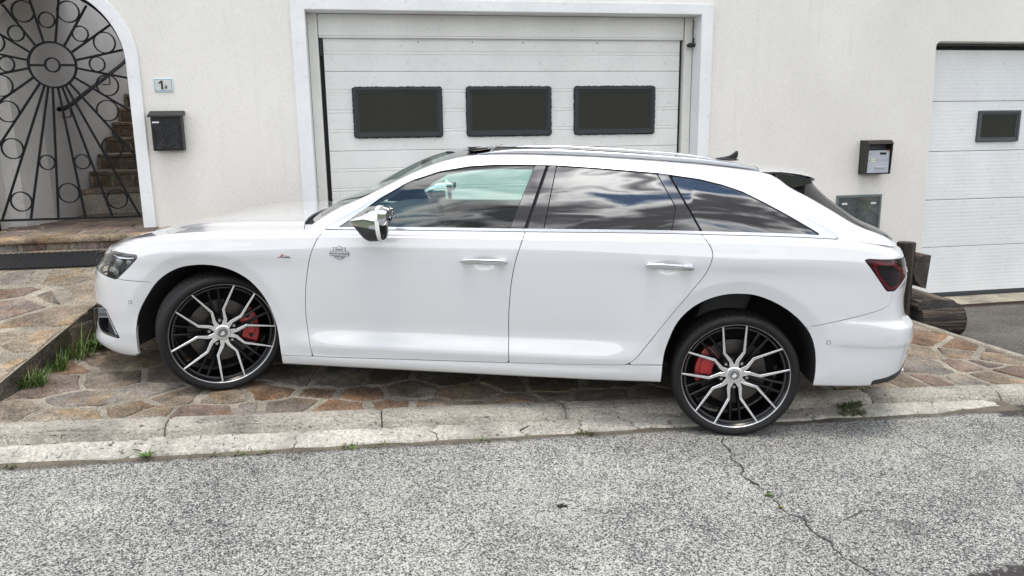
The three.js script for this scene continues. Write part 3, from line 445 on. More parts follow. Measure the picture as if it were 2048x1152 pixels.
{
  const d = thing('garage_door', 'white sectional garage door with three dark framed windows behind the car', 'garage door');
  const x0 = -0.352, x1 = 3.035, zf = -0.2;
  const panel = (ya, yb, grooves) => { const s = [[zf - 0.04, ya + 0.0015], [zf - 0.004, ya + 0.0015], [zf, ya + 0.006]]; for (const q of grooves) for (const o of [-0.014, 0.014]) { const y = q + o; if (y - 0.006 < ya + 0.01 || y + 0.006 > yb - 0.01) continue; s.push([zf, y - 0.006], [zf - 0.005, y - 0.002], [zf - 0.005, y + 0.002], [zf, y + 0.006]); } s.push([zf, yb - 0.006], [zf - 0.004, yb - 0.0015], [zf - 0.04, yb - 0.0015]); const e = poly(s.map(p => [-p[0], p[1]]), x1 - x0); e.rotateY(Math.PI / 2); e.translate(x0, 0, 0); const p = e.attributes.position; return boxUV(e); };
  const seams = [0.106, 0.819, 1.532, 2.245, 2.56];
  for (let k = 0; k + 1 < seams.length; k++) { const a = seams[k], b = seams[k + 1], st = 0.178; mesh('door_panel', panel(a, b, k === 3 ? [2.405] : [a + st, a + 2 * st, a + 3 * st]), doorWhite, d); }
  for (const [cx, sd] of [[0.291, 1], [1.337, 2], [2.382, 3]]) windowUnit(d, 0.812, 0.452, cx, 1.878, zf, true, sd, 0.05, rubber);
  mesh('bottom_seal', span(x0, x1, 0.05, 0.106, zf - 0.03, zf - 0.004), rubber, d);
  mesh('bolt', merge([0.5, 1.0, 1.48, 2.2].map(x => { const q = new THREE.CylinderGeometry(0.006, 0.006, 0.008, 8); q.rotateX(Math.PI / 2); q.translate(x, 2.505, zf + 0.002); return q; })), rubber, d);
  const fr = thing('garage_door_frame', 'white steel frame and header box round the main garage door', 'door frame');
  const cream = std([0.80, 0.80, 0.75], { roughness: 0.6, map: rep(paintTone, 0.7, 0.7) });
  for (const [a, b] of [[-0.478, -0.392], [3.066, 3.147]]) mesh('jamb', boxUV(span(a, b, -0.2, 2.74, -0.30, -0.155, 0.006)), cream, fr);
  mesh('header', boxUV(span(-0.388, 3.06, 2.552, 2.74, -0.30, -0.168, 0.006)), doorWhite, fr);
  mesh('header_lip', boxUV(span(-0.385, 3.057, 2.535, 2.550, -0.205, -0.160, 0.003)), doorWhite, fr);
  for (const [a, b] of [[-0.39, -0.357], [3.04, 3.064]]) mesh('track', span(a, b, -0.2, 2.533, -0.29, -0.225), std([0.01, 0.01, 0.012], { roughness: 0.8 }), fr);
  mesh('track_cap', span(-0.388, -0.362, 2.38, 2.532, -0.222, -0.19), std([0.02, 0.02, 0.022], { roughness: 0.6 }), fr);
}
{
  const s = thing('door_sensor', 'small black sensor hanging from a thin rod by the garage door', 'sensor', [3.108, 2.48, -0.105]);
  const bl = std([0.012, 0.013, 0.014], { roughness: 0.45 });
  const b = new THREE.SphereGeometry(0.03, 18, 12); b.scale(1.35, 0.75, 1); mesh('sensor_body', b, bl, s);
  const n = new THREE.CylinderGeometry(0.016, 0.019, 0.05, 14); n.rotateZ(Math.PI / 2); n.translate(0.038, 0.002, 0); mesh('sensor_cap', n, bl, s);
  mesh('rod', rod([0.026, 0, -0.01], [0.026, 0.235, -0.01], 0.004, 6), bl, s); mesh('clip', rod([0.026, 0.02, 0], [0.026, 0.07, 0], 0.008, 8), bl, s);
}
// ---------------------------------------------------------------- second garage door
{
  const d = thing('garage_door', 'white ribbed garage door with one small square window on the right', 'garage door');
  const m = std([0.82, 0.84, 0.84], { roughness: 0.55, map: rep(paintTone, 0.8, 0.8), bumpMap: rep(ribBump, 1, 26), bumpScale: 0.0007 });
  const seams = [-0.128, 0.387, 0.902, 1.417, 1.934, 2.455];
  for (let k = 0; k + 1 < seams.length; k++) mesh('door_panel', boxUV(span(5.68, 8.95, seams[k] + 0.0022, seams[k + 1] - 0.0022, -0.2, -0.15, 0.006)), m, d);
  mesh('lintel_gap', span(5.68, 8.95, 2.458, 2.50, -0.3, -0.19, 0), std([0.008, 0.008, 0.008]), d);
  windowUnit(d, 0.512, 0.328, 6.643, 1.673, -0.15, false, 5, 0.045, std([0.062, 0.072, 0.078], { roughness: 0.5, map: paintTone }));
  mesh('bottom_seal', span(5.72, 8.95, -0.172, -0.131, -0.2, -0.135, 0.006), std([0.03, 0.035, 0.042], { roughness: 0.6 }), d);
}
{
  const d = thing('trench_drain', 'rusty brown drain grating across the drive before the second garage', 'drain', [0, 0, 0]);
  const rust = std([0.12, 0.075, 0.06], { roughness: 0.85, map: stoneTone, metalness: 0.2 });
  const z0 = 0.27, z1 = 0.40, y = drivY(0.33) + 0.006;
  mesh('channel', span(5.6, 9, y - 0.08, y - 0.03, z0, z1, 0), std([0.01, 0.01, 0.01]), d);
  mesh('frame', merge([span(5.6, 9, y - 0.05, y, z0 - 0.012, z0, 0.002), span(5.6, 9, y - 0.05, y, z1, z1 + 0.012, 0.002)]), rust, d);
  const bars = []; for (let x = 5.62; x < 8.2; x += 0.03) { const q = box(0.012, 0.02, 0.14, 0, 0, 0, 0); q.rotateY(0.35); q.translate(x, y - 0.012, (z0 + z1) / 2); bars.push(q); }
  const b = mesh('grate_bars', merge(bars), rust, d); b.userData = { kind: 'stuff' };
}
// ---------------------------------------------------------------- things on the wall
{
  const s = thing('house_number_plate', 'enamel house number plate reading 1a with a blue border', 'number plate', [-1.688, 2.118, 0.006]);
  mesh('plate', box(0.155, 0.112, 0.012, 0, 0, 0, 0.004), phy([0.60, 0.72, 0.76], { roughness: 0.25, clearcoat: 0.6 }), s);
  mesh('plate_field', box(0.128, 0.088, 0.004, 0, 0, 0.0055, 0.001), phy([0.62, 0.63, 0.60], { roughness: 0.3, map: paintTone }), s);
  const bl = std([0.12, 0.28, 0.38], { roughness: 0.4 });
  mesh('plate_border', merge([box(0.140, 0.004, 0.003, 0, 0.046, 0.006, 0), box(0.140, 0.004, 0.003, 0, -0.046, 0.006, 0), box(0.004, 0.088, 0.003, -0.068, 0, 0.006, 0), box(0.004, 0.088, 0.003, 0.068, 0, 0.006, 0)]), bl, s);
  const k = std([0.012, 0.012, 0.014], { roughness: 0.35 }); const a = text('1', 0.074, 0.002); a.translate(-0.02, 0.001, 0.0075); const b = text('a', 0.034, 0.002); b.translate(0.02, -0.016, 0.0075); mesh('number', a, k, s); mesh('number_letter', b, k, s);
}
{
  const m = thing('mailbox', 'black cast mailbox with scroll relief under the house number', 'mailbox', [-1.676, 1.57, 0]);
  const bk = std([0.022, 0.024, 0.030], { roughness: 0.42, metalness: 0.25, map: stoneTone, bumpMap: stoneBump, bumpScale: 0.0012 });
  mesh('body', box(0.245, 0.285, 0.10, 0, 0.1425, 0.052, 0.006), bk, m);
  const lid = poly([[0.0, 0.33], [0.02, 0.334], [0.128, 0.296], [0.130, 0.280], [0.118, 0.284], [0.0, 0.30]], 0.275, 0.002); lid.rotateY(-Math.PI / 2); lid.translate(0.1375, 0, 0); mesh('lid', lid, bk, m);
  const rim = []; for (const [x0, x1, y0, y1] of [[-0.098, 0.098, 0.206, 0.214], [-0.098, 0.098, 0.014, 0.022], [-0.102, -0.094, 0.014, 0.214], [0.094, 0.102, 0.014, 0.214]]) rim.push(span(x0, x1, y0, y1, 0.101, 0.109, 0.002)); mesh('door_frame', merge(rim), bk, m);
  const sc = []; for (const sx of [1, -1]) for (const sy of [1, -1]) { const p = []; for (let k = 0; k <= 26; k++) { const a = k / 26 * 4.6 * Math.PI / 1.6, r = 0.006 + 0.0016 * k * 0.55; p.push([sx * (0.068 - r * Math.cos(a)), 0.114 + sy * (0.072 + r * 0.8 * Math.sin(a)), 0.105]); } sc.push(tube(p, 0.005, 40, 6)); sc.push(tube([[sx * 0.05, 0.114 + sy * 0.055, 0.105], [sx * 0.034, 0.114 + sy * 0.03, 0.106], [sx * (sy > 0 ? 0.05 : 0.046), 0.114, 0.105]], 0.0035, 16, 6)); }
  sc.push(tube([[-0.05, 0.1, 0.104], [-0.03, 0.05, 0.105], [0, 0.034, 0.105], [0.03, 0.05, 0.105], [0.05, 0.1, 0.104]], 0.0035, 24, 6)); mesh('scroll_relief', merge(sc), std([0.04, 0.042, 0.05], { roughness: 0.35, metalness: 0.3 }), m);
  const lf = []; for (const a of [-0.6, -0.2, 0.2, 0.6, 1.57, -1.57]) { const q = new THREE.SphereGeometry(0.012, 8, 6); q.scale(0.5, 1.5, 0.35); q.translate(0, 0.014, 0); q.rotateZ(a); q.translate(0, 0.11, 0.103); lf.push(q); } mesh('rosette_relief', merge(lf), bk, m);
  mesh('name_label', box(0.055, 0.013, 0.003, -0.082, 0.238, 0.1035, 0.001), std([0.8, 0.8, 0.78], { roughness: 0.6 }), m);
}
{
  const m = thing('mailbox', 'black hooded mailbox with silver door beside the second garage', 'mailbox', [5.06, 1.215, 0]);
  const bk = std([0.025, 0.028, 0.022], { roughness: 0.5, map: paintTone }), sv = std([0.50, 0.53, 0.58], { roughness: 0.4, metalness: 0.35, map: rep(paintTone, 2, 2) });
  const w = 0.135; const sideP = [[0, 0.0], [0.135, 0.0], [0.15, 0.30], [0.12, 0.335], [0.0, 0.335]];
  for (const x of [-w, w - 0.006]) { const s = poly(sideP, 0.006); s.rotateY(-Math.PI / 2); s.translate(x + 0.006, 0, 0); mesh('housing_side', s, bk, m); }
  mesh('housing', merge([box(0.258, 0.325, 0.01, 0, 0.166, 0.006, 0), box(0.258, 0.006, 0.13, 0, 0.003, 0.067, 0)]), bk, m);
  const rf = poly([[0.0, 0.329], [0.121, 0.329], [0.152, 0.299], [0.156, 0.302], [0.123, 0.337], [0.0, 0.337]], 0.274); rf.rotateY(-Math.PI / 2); rf.translate(0.137, 0, 0); mesh('hood', rf, std([0.06, 0.045, 0.03], { roughness: 0.6, map: stoneTone }), m);
  mesh('door', boxUV(box(0.24, 0.225, 0.02, 0, 0.124, 0.115, 0.003)), sv, m);
  mesh('shelf_back', box(0.25, 0.08, 0.004, 0, 0.28, 0.055, 0), std([0.06, 0.06, 0.075], { roughness: 0.5 }), m);
  mesh('letter_slot', box(0.07, 0.022, 0.006, 0.045, 0.205, 0.125, 0.001), std([0.006, 0.006, 0.006]), m);
  const lk = new THREE.CylinderGeometry(0.008, 0.008, 0.01, 14); lk.rotateX(Math.PI / 2); lk.translate(-0.082, 0.205, 0.128); mesh('lock', lk, std([0.6, 0.6, 0.6], { metalness: 1, roughness: 0.3 }), m);
  for (const y of [0.148, 0.130]) mesh('name_label', box(0.042, 0.013, 0.003, -0.062, y, 0.1255, 0), std([0.68, 0.63, 0.42], { roughness: 0.7 }), m);
  mesh('door_seam', box(0.24, 0.003, 0.003, 0, 0.139, 0.1245, 0), std([0.2, 0.22, 0.26], { roughness: 0.5 }), m);
  mesh('pull_bar', box(0.11, 0.016, 0.014, 0.025, 0.068, 0.13, 0.004), sv, m);
  const rs = std([0.22, 0.08, 0.03], { roughness: 0.9 }); const rp = []; const R = rng(6); for (let k = 0; k < 7; k++) rp.push(box(0.006 + 0.008 * R(), 0.004 + 0.006 * R(), 0.002, 0.07 + 0.05 * R(), 0.229 + 0.01 * R(), 0.1256, 0)); mesh('rust_flakes', merge(rp), rs, m);
}
{
  const c = thing('meter_cabinet', 'grey flush meter cabinet in the wall behind the car tail', 'meter cabinet', [4.957, 0.74, 0]);
  const gr = std([0.155, 0.185, 0.185], { roughness: 0.5, map: paintTone }), dr = std([0.15, 0.175, 0.172], { roughness: 0.28, map: stoneTone });
  const s = new THREE.Shape([[-0.258, -0.26], [0.258, -0.26], [0.258, 0.26], [-0.258, 0.26]].map(p => new THREE.Vector2(...p))); s.holes.push(new THREE.Path([[-0.235, -0.237], [-0.235, 0.237], [0.235, 0.237], [0.235, -0.237]].map(p => new THREE.Vector2(...p))));
  const e = new THREE.ExtrudeGeometry(s, { depth: 0.012, bevelEnabled: true, bevelSize: 0.003, bevelThickness: 0.003, bevelOffset: -0.003, bevelSegments: 1 }); mesh('frame', e, gr, c);
  mesh('door', boxUV(box(0.462, 0.466, 0.012, 0, 0, 0.004, 0.003)), dr, c);
  for (const x of [-0.165, 0.165]) mesh('latch', box(0.06, 0.022, 0.008, x, 0.17, 0.012, 0.006), std([0.62, 0.64, 0.64], { roughness: 0.4 }), c);
}
// ---------------------------------------------------------------- rubber mat
{
  const m = thing('rubber_mat', 'long black rubber mat lying along the foot of the entrance step', 'door mat');
  const bk = std([0.016, 0.017, 0.019], { roughness: 0.55 }); const y = z => platY(z) + 0.015;
  mesh('base', grid(40, 6, (u, v) => { const x = lerp(-3.9, -1.75, u), z = lerp(0.862, 0.525, v); return [x, y(z), z]; }), bk, m);
  const bumps = []; const q0 = new THREE.BoxGeometry(0.028, 0.008, 0.013); for (let i = 0; i < 52; i++) for (let j = 0; j < 22; j++) { const x = -3.88 + i * 0.041 + (j % 2) * 0.02, zz = 0.852 - j * 0.0152, q = q0.clone(); q.rotateX(0.2); q.translate(x, y(zz) + 0.004, zz); bumps.push(q); }
  const b = mesh('knobs', merge(bumps), bk, m); b.userData = { kind: 'stuff' };
}
// ---------------------------------------------------------------- log bench, seen end on
{
  const b = thing('log_bench', 'weathered dark log bench behind the car tail beside the drive', 'bench', [0, 0, 0]);
  const bark = (c = [0.16, 0.145, 0.13], k = 1) => std(c, { map: barkTone, bumpMap: barkBump, bumpScale: 0.012 * k, roughness: 0.95 }), endM = std([0.10, 0.092, 0.085], { map: stoneTone, bumpMap: stoneBump, bumpScale: 0.006, roughness: 0.95 });
  const log = (len, prof, wob, seed) => { // profile (a,b), swept along z from 0 to -len, with end caps
    const n = prof.length, nz = Math.max(6, Math.round(len / 0.05)); const side = grid(n * 3, nz, (u, v) => { const f = u * n, i = Math.floor(f) % n, t = f - Math.floor(f), p = prof[i], q = prof[(i + 1) % n]; const a = lerp(p[0], q[0], t), bb = lerp(p[1], q[1], t), k = 1 + wob * (fbm(u * 7 + seed, v * len * 2.2, 3) - 0.5) * (u > 0.999 ? 0 : 1); return [a * k, bb * k, -v * len]; }, (p, u, v) => [u * 1.2, v * len * 0.8]);
    const cap = z => { const g = new THREE.ShapeGeometry(new THREE.Shape(prof.map(p => new THREE.Vector2(p[0] * 0.995, p[1] * 0.995)))); g.translate(0, 0, z); return g; }; return { side, caps: [cap(0.0), cap(-len)] };
  };
  const circ = (r, n = 20, sx = 1, j = 0, seed = 1) => { const R = rng(seed); return Array.from({ length: n }, (_, k) => { const a = k / n * 2 * Math.PI, q = r * (1 + j * (R() - 0.5)); return [q * Math.cos(a) * sx, q * Math.sin(a)]; }); };
  const add = (name, L, pos, rot, mat) => { const m = mesh(name, L.side, mat, b); m.position.set(...pos); m.rotation.set(...rot); for (const q of L.caps) mesh('sawn_end', q, endM, m); return m; };
  // upright post
  add('post', log(0.85, circ(0.072, 16, 1, 0.18, 5), 0.25, 3), [4.472, -0.13, 1.407], [Math.PI / 2, 0, 0.5], bark([0.10, 0.092, 0.083], 2));
  // half log as back rest, flat side to the right
  add('back_rest', log(1.25, [[0.079, 0.143], [0.057, -0.152], [0.0, -0.12], [-0.051, -0.069], [-0.079, 0.0], [-0.079, 0.065], [-0.051, 0.12], [0.0, 0.143]], 0.12, 7), [4.606, 0.462, 1.453], [0, 0, 0], bark());
  // thick plank as seat
  add('seat', log(1.45, [[-0.19, -0.018], [-0.175, -0.046], [0.03, -0.06], [0.175, -0.018], [0.185, 0.0], [0.157, 0.032], [-0.046, 0.042], [-0.185, 0.037]], 0.16, 11), [4.749, 0.180, 1.508], [0, -0.02, 0], bark([0.20, 0.185, 0.165], 1.4));
  // short logs as feet
  for (const [z, y] of [[1.42, 0.025], [0.45, -0.03]]) add('foot_log', log(0.40, circ(0.142, 24, 1, 0.06, 9), 0.08, 15), [4.60, y, z], [0, -Math.PI / 2 - 0.05, 0], bark([0.115, 0.108, 0.105], 1.6));
}
// ---------------------------------------------------------------- weeds
const leafM = c => std(c, { roughness: 0.7 }); const grassMats = [[0.085, 0.15, 0.025], [0.13, 0.19, 0.045], [0.05, 0.10, 0.02]].map(leafM);
function blade(a, dir, len, w, lean, curl, seg = 5) { // tapering folded blade
  const P = [], I = []; for (let k = 0; k <= seg; k++) { const t = k / seg, d = lean * t * len + curl * t * t * len, h = len * (t - 0.45 * curl * t * t), ww = w * (1 - Math.pow(t, 1.6)) * 0.5; const c = [a[0] + Math.cos(dir) * d, a[1] + h, a[2] + Math.sin(dir) * d], s = [-Math.sin(dir), Math.cos(dir)]; P.push(c[0] - s[0] * ww, c[1] + ww * 0.5, c[2] - s[1] * ww, c[0], c[1], c[2], c[0] + s[0] * ww, c[1] + ww * 0.5, c[2] + s[1] * ww); }
  for (let k = 0; k < seg; k++) { const q = k * 3; I.push(q, q + 1, q + 4, q, q + 4, q + 3, q + 1, q + 2, q + 5, q + 1, q + 5, q + 4); }
  const g = new THREE.BufferGeometry(); g.setAttribute('position', new THREE.Float32BufferAttribute(P, 3)); g.setIndex(I); g.computeVertexNormals(); return g;
}
function tuft(label, pos, n, r, len, seed, spread = 1, mats = grassMats, nm = 'grass_tuft', cat = 'grass tuft') {
  const R = rng(seed), o = thing(nm, label, cat, pos), L = mats.map(() => []);
  for (let k = 0; k < n; k++) { const a = R() * 6.28, d = r * Math.sqrt(R()); L[Math.floor(R() * mats.length)].push(blade([Math.cos(a) * d, -0.005, Math.sin(a) * d * 0.6], R() * 6.28, len * (0.4 + 0.7 * R()), 0.006 + 0.005 * R(), (0.15 + 0.5 * R()) * spread, 0.3 * R() * spread)); }
  L.forEach((l, k) => { if (l.length) { const m = mesh('blades', merge(l), mats[k], o); m.userData = { kind: 'stuff' }; } }); return o;
}
function rosette(label, pos, n, len, seed, w = 0.02) {
  const R = rng(seed), o = thing('rosette_weed', label, 'weed', pos), L = [[], []];
  for (let k = 0; k < n; k++) L[k % 2].push(blade([0, 0.004, 0], k * 2.4 + R() * 0.3, len * (0.5 + 0.5 * R()), w * (0.8 + 0.5 * R()), 0.9 + 0.8 * R(), 0.5 * R(), 5));
  L.forEach((l, k) => { const m = mesh('leaves', merge(l), grassMats[k * 2], o); m.userData = { kind: 'stuff' }; }); return o;
}
tuft('bushy grass tuft low on the ramp edge, nearest the kerb', [-2.05, paveY(-2.0, 2.42) + 0.01, 2.42], 170, 0.11, 0.12, 41, 1.6);
tuft('tall grass tuft with long stems at the ramp edge near the bumper', [-1.93, paveY(-1.93, 1.95) + 0.01, 1.95], 75, 0.10, 0.23, 42, 1.1);
tuft('small grass tuft between the two larger ones on the ramp edge', [-1.98, paveY(-2, 2.18) + 0.01, 2.18], 60, 0.07, 0.16, 43, 1.3);
rosette('leafy rosette weed growing beside the front bumper', [-1.84, paveY(-1.84, 1.80) + 0.008, 1.80], 34, 0.13, 44, 0.026);
const gz = 3.275;
rosette('rosette weed in the gutter joint below the front wheel', [-1.18, roadY(-1.18) + 0.004, gz], 14, 0.05, 45, 0.014);
const moss = [[0.075, 0.10, 0.03], [0.11, 0.125, 0.04]].map(leafM);
[[-0.85, 0.03, 'tiny weed second from the rosette along the gutter edge', 10], [-0.72, 0.035, 'low weed along the gutter edge below the front door gap', 16], [-0.62, 0.03, 'weed at the gutter edge right of the low weed', 12], [-0.18, 0.035, 'weed strip at the gutter edge below the door badge', 16], [-0.04, 0.03, 'weed at the gutter edge below the wing mirror', 16], [0.55, 0.03, 'small weed at the gutter edge under the front door handle', 10], [1.12, 0.04, 'wide mossy weed at the gutter edge before the rear wheel', 22], [-1.80, 0.03, 'yellowish moss tuft at the gutter edge at the far left end', 16]].forEach(([x, l, lab, n], k) => tuft(lab, [x, roadY(x) + 0.003, gz], n, 0.05, l, 50 + k, 1.8, k === 7 || k === 6 ? moss : grassMats, 'gutter_weed', 'weed'));
tuft('dark green moss patch in the kerb crack right of the rear wheel', [2.84, kerbFoot(2.84) + 0.012, 3.13], 150, 0.09, 0.035, 61, 1.8, [...moss, grassMats[2]], 'moss_patch', 'moss');
tuft('moss trailing over the gutter toward the road near the rear bumper', [2.80, roadY(2.80) + 0.018, 3.22], 120, 0.09, 0.026, 62, 1.9, moss, 'moss_patch', 'moss');
tuft('grass sprig in the long crack across the asphalt', [1.765, roadY(1.76) + 0.001, 4.13], 22, 0.018, 0.022, 63, 1.6, grassMats, 'crack_weed', 'weed');
tuft('yellow dry moss in the asphalt crack below the grass sprig', [1.752, roadY(1.75) + 0.001, 4.25], 20, 0.018, 0.014, 64, 1.8, [leafM([0.2, 0.18, 0.06])], 'crack_weed', 'weed');
tuft('thin grass line behind the kerb below the rear bumper', [3.0, paveY(3, 2.96) + 0.01, 2.965], 40, 0.12, 0.03, 65, 1.6, moss, 'kerb_weed', 'weed');
// ================================================================ the car (x rearwards, y up, z to its left side)
const car = thing('car', 'white estate car with black and silver wheels parked half on the kerb', 'car', [-0.66240553, 0.20817874, 1.76435471]);
car.quaternion.setFromRotationMatrix(new THREE.Matrix4().makeBasis(V(0.96165937, -0.07226674, 0.2645539), V(0.06967817, 0.99738534, 0.01916857), V(-0.265247434, 0, 0.964180377)));
const paint = phy([0.625, 0.634, 0.642], { roughness: 0.10, ior: 1.55, clearcoat: 1, clearcoatRoughness: 0.015 });
const gloss = phy([0.010, 0.010, 0.013], { roughness: 0.06, ior: 1.62, clearcoat: 1, clearcoatRoughness: 0.01 });
const alu = std([0.62, 0.635, 0.65], { metalness: 1, roughness: 0.2 });
const chrome = std([0.66, 0.67, 0.68], { metalness: 1, roughness: 0.05 });
const matt = std([0.012, 0.012, 0.013], { roughness: 0.8 }), plastic = std([0.022, 0.022, 0.024], { roughness: 0.55 });
const glassF = phy([0.70, 0.90, 0.84], { roughness: 0, transmission: 1, thickness: 0, ior: 1.62 });
const glassW = phy([0.82, 0.93, 0.89], { roughness: 0, transmission: 1, thickness: 0, ior: 1.5 });
const glassR = phy([0.10, 0.105, 0.115], { roughness: 0, transmission: 1, thickness: 0, ior: 2.0 });

const ybot = pchip([[-1.0, .215], [-.95, .19], [-.81, .150], [-.5, .172], [.353, .206], [2.519, .284], [3.33, .335], [3.7, .365], [4.0, .43]]);
const ytop = pchip([[-1.0, .775], [-.93, .800], [-.8, .845], [-.6, .885], [-.3, .930], [0, .958], [.3, .983], [.555, 1.004], [1.708, 1.073], [2.652, 1.125], [3.358, 1.148], [3.6, 1.135], [3.8, 1.105], [4.0, 1.08]]);
const wprof = pchip([[0, .900], [.03, .918], [.072, .926], [.085, .923], [.160, .937], [.176, .9358], [.272, .909], [.285, .9075], [.43, .919], [.6, .932], [.75, .940], [.852, .9436], [.868, .9434], [.935, .9365], [.955, .934], [.964, .926], [.98, .9215], [1.0, .893]]);
const xtip = pchip([[.15, -1.004], [.2, -1.088], [.28, -1.061], [.36, -1.057], [.44, -1.066], [.5, -1.062], [.6, -1.05], [.66, -1.022], [.7, -.989], [.76, -.949], [.8, -.886], [.85, -.83]]);
const xtail = pchip([[.38, 3.996], [.5, 4.009], [.6, 4.017], [.65, 4.011], [.68, 4.0], [.72, 3.951], [.78, 3.927], [.84, 3.916], [.96, 3.91], [1.02, 3.892], [1.08, 3.868], [1.12, 3.853]]);
const XF = -.02, XR = 3.25;
const archF = smoothLine([[-.534, .10], [-.537, .332], [-.518, .435], [-.457, .546], [-.372, .656], [-.264, .729], [-.147, .761], [-.047, .766], [.066, .745], [.162, .697], [.243, .615], [.294, .520], [.328, .406], [.346, .264], [.352, .10]], 5);
const archR = smoothLine([[2.525, .10], [2.520, .444], [2.536, .528], [2.573, .638], [2.636, .721], [2.715, .778], [2.806, .814], [2.888, .826], [2.971, .824], [3.070, .795], [3.161, .749], [3.243, .684], [3.296, .617], [3.329, .534], [3.343, .463], [3.349, .396], [3.345, .10]], 5);
const sdAF = sdPoly(archF), sdAR = sdPoly(archR), sdArch = (x, y) => Math.min(sdAF(x, y), sdAR(x, y));
const handles = [[1.499, .908, 0.066], [2.495, .956, 0.042]];
function bump(x, y, dents = true) { // wheel-arch lips, haunches, dents behind the handles
  let b = 0; if (x < .6 || x > 2.3) { const d = sdArch(x, y); if (d > -0.03 && d < 0.066) b -= 0.013 * (1 - d / .066) * sstep(.30, .46, y); }
  const h = (y - ybot(x)) / (ytop(x) - ybot(x));
  b += 0.010 * Math.exp(-Math.pow((h - .84) / .07, 2)) * (Math.exp(-Math.pow((x + .05) / .5, 2)) + Math.exp(-Math.pow((x - 2.93) / .55, 2)));
  if (x > 3.3) b += (.007 * (1 - sstep(.705, .73, y)) - .007 * (1 - sstep(.572, .594, y))) * sstep(3.36, 3.5, x);
  if (dents) for (const q of handles) { const dx = (x - q[0]) / .085, dy = (y - q[1] + .016) / .036, r = dx * dx + dy * dy; if (r < 1) b -= 0.016 * (1 - r) * (1 - r); }
  return b;
}
const wLow = pchip([[0, .893], [.05, .906], [.12, .915], [.3, .926], [.45, .932], [.6, .937], [.75, .941], [.852, .9436], [.868, .9434], [.935, .9365], [.955, .934], [.964, .926], [.98, .9215], [1, .893]]);
const mid = x => sstep(.30, .75, x) * (1 - sstep(2.1, 2.5, x)), side = (h, x) => lerp(wLow(h), wprof(h), mid(x));
const taperF = (x, y) => { const u = clamp((XF - x) / (XF - xtip(y))); return Math.pow(Math.max(0, 1 - Math.pow(u, 4)), 1 / 2.6); };
const taperR = (x, y) => { const u = clamp((x - XR) / (xtail(y) - XR)); return Math.pow(Math.max(0, 1 - Math.pow(u, 5)), 1 / 2.4); };
const Zs = (x, y) => { const h = clamp((y - ybot(x)) / (ytop(x) - ybot(x))); return (side(h, x) + bump(x, y)) * (x < XF ? taperF(x, y) : x > XR ? taperR(x, y) : 1); };
const ygh = pchip([[.508, 1.028], [.625, 1.110], [.780, 1.191], [.888, 1.254], [1.012, 1.325], [1.170, 1.400], [1.268, 1.431], [1.386, 1.454], [1.75, 1.476], [2.2, 1.484], [2.6, 1.480], [2.9, 1.466], [3.03, 1.452], [3.079, 1.431], [3.13, 1.395], [3.234, 1.345], [3.335, 1.294], [3.488, 1.215], [3.644, 1.165], [3.72, 1.132]]);
const Zg = (x, y) => { const yb = ytop(x), dy = Math.max(0, y - yb), k = .56 + .10 * clamp((x - 2.6)); return Zs(x, yb) - k * dy - .26 * dy * dy - .022 * Math.pow(1 - clamp((ygh(x) - y) / .04), 2); };

const hs = (() => { const s = new Set([0, .012, .03, .05, .072, .085, .1, .16, .176, .272, .285, .852, .868, .935, .955, .964, .972, .98, .99, 1]); for (let h = .1; h < 1; h += .0165) s.add(+h.toFixed(4)); return [...s].sort((a, b) => a - b); })();
const lower = (() => {
  const cols = []; for (let k = 0; k <= 90; k++) cols.push([0, Math.sin((1 - k / 90) * Math.PI / 2)]); for (let x = XF + .0135; x < XR; x += .0135) cols.push([1, x]); for (let k = 0; k <= 64; k++) cols.push([2, Math.sin(k / 64 * Math.PI / 2)]);
  const rows = [-2, -1, ...hs];
  return grid(cols.length - 1, rows.length - 1, (u, v, i, j) => {
    const c = cols[i], h = Math.max(0, rows[j]), x0 = c[0] === 1 ? c[1] : c[0] === 0 ? XF + (-1.04 - XF) * c[1] : XR + (3.95 - XR) * c[1];
    const y = ybot(x0) + h * (ytop(x0) - ybot(x0)); const x = c[0] === 1 ? c[1] : c[0] === 0 ? XF + (xtip(y) - XF) * c[1] : XR + (xtail(y) - XR) * c[1];
    let z = c[0] === 1 ? side(h, x) + bump(x, y) : (side(h, x) + bump(x, y)) * (c[0] === 0 ? Math.pow(Math.max(0, 1 - Math.pow(c[1], 4)), 1 / 2.6) : Math.pow(Math.max(0, 1 - Math.pow(c[1], 5)), 1 / 2.4));
    if (rows[j] < 0) return [x, y - .004 * -rows[j] + (rows[j] === -2 ? .012 : 0), Math.max(0, z + rows[j] * .03)];
    return [x, y, z];
  });
})();
const upper = grid(240, 46, (u, v, i, j) => {
  const x = lerp(.508, 3.72, u), a = ytop(x), b = Math.max(ygh(x), a + .004);
  if (j > 42) { const k = j - 42; return [x, b + [0, .004, .006, .006, .002][k], Math.max(.02, Zg(x, b) - [0, .012, .03, .055, .08][k])]; }
  const y = lerp(a, b, j / 42); return [x, y, Zg(x, y)];
});
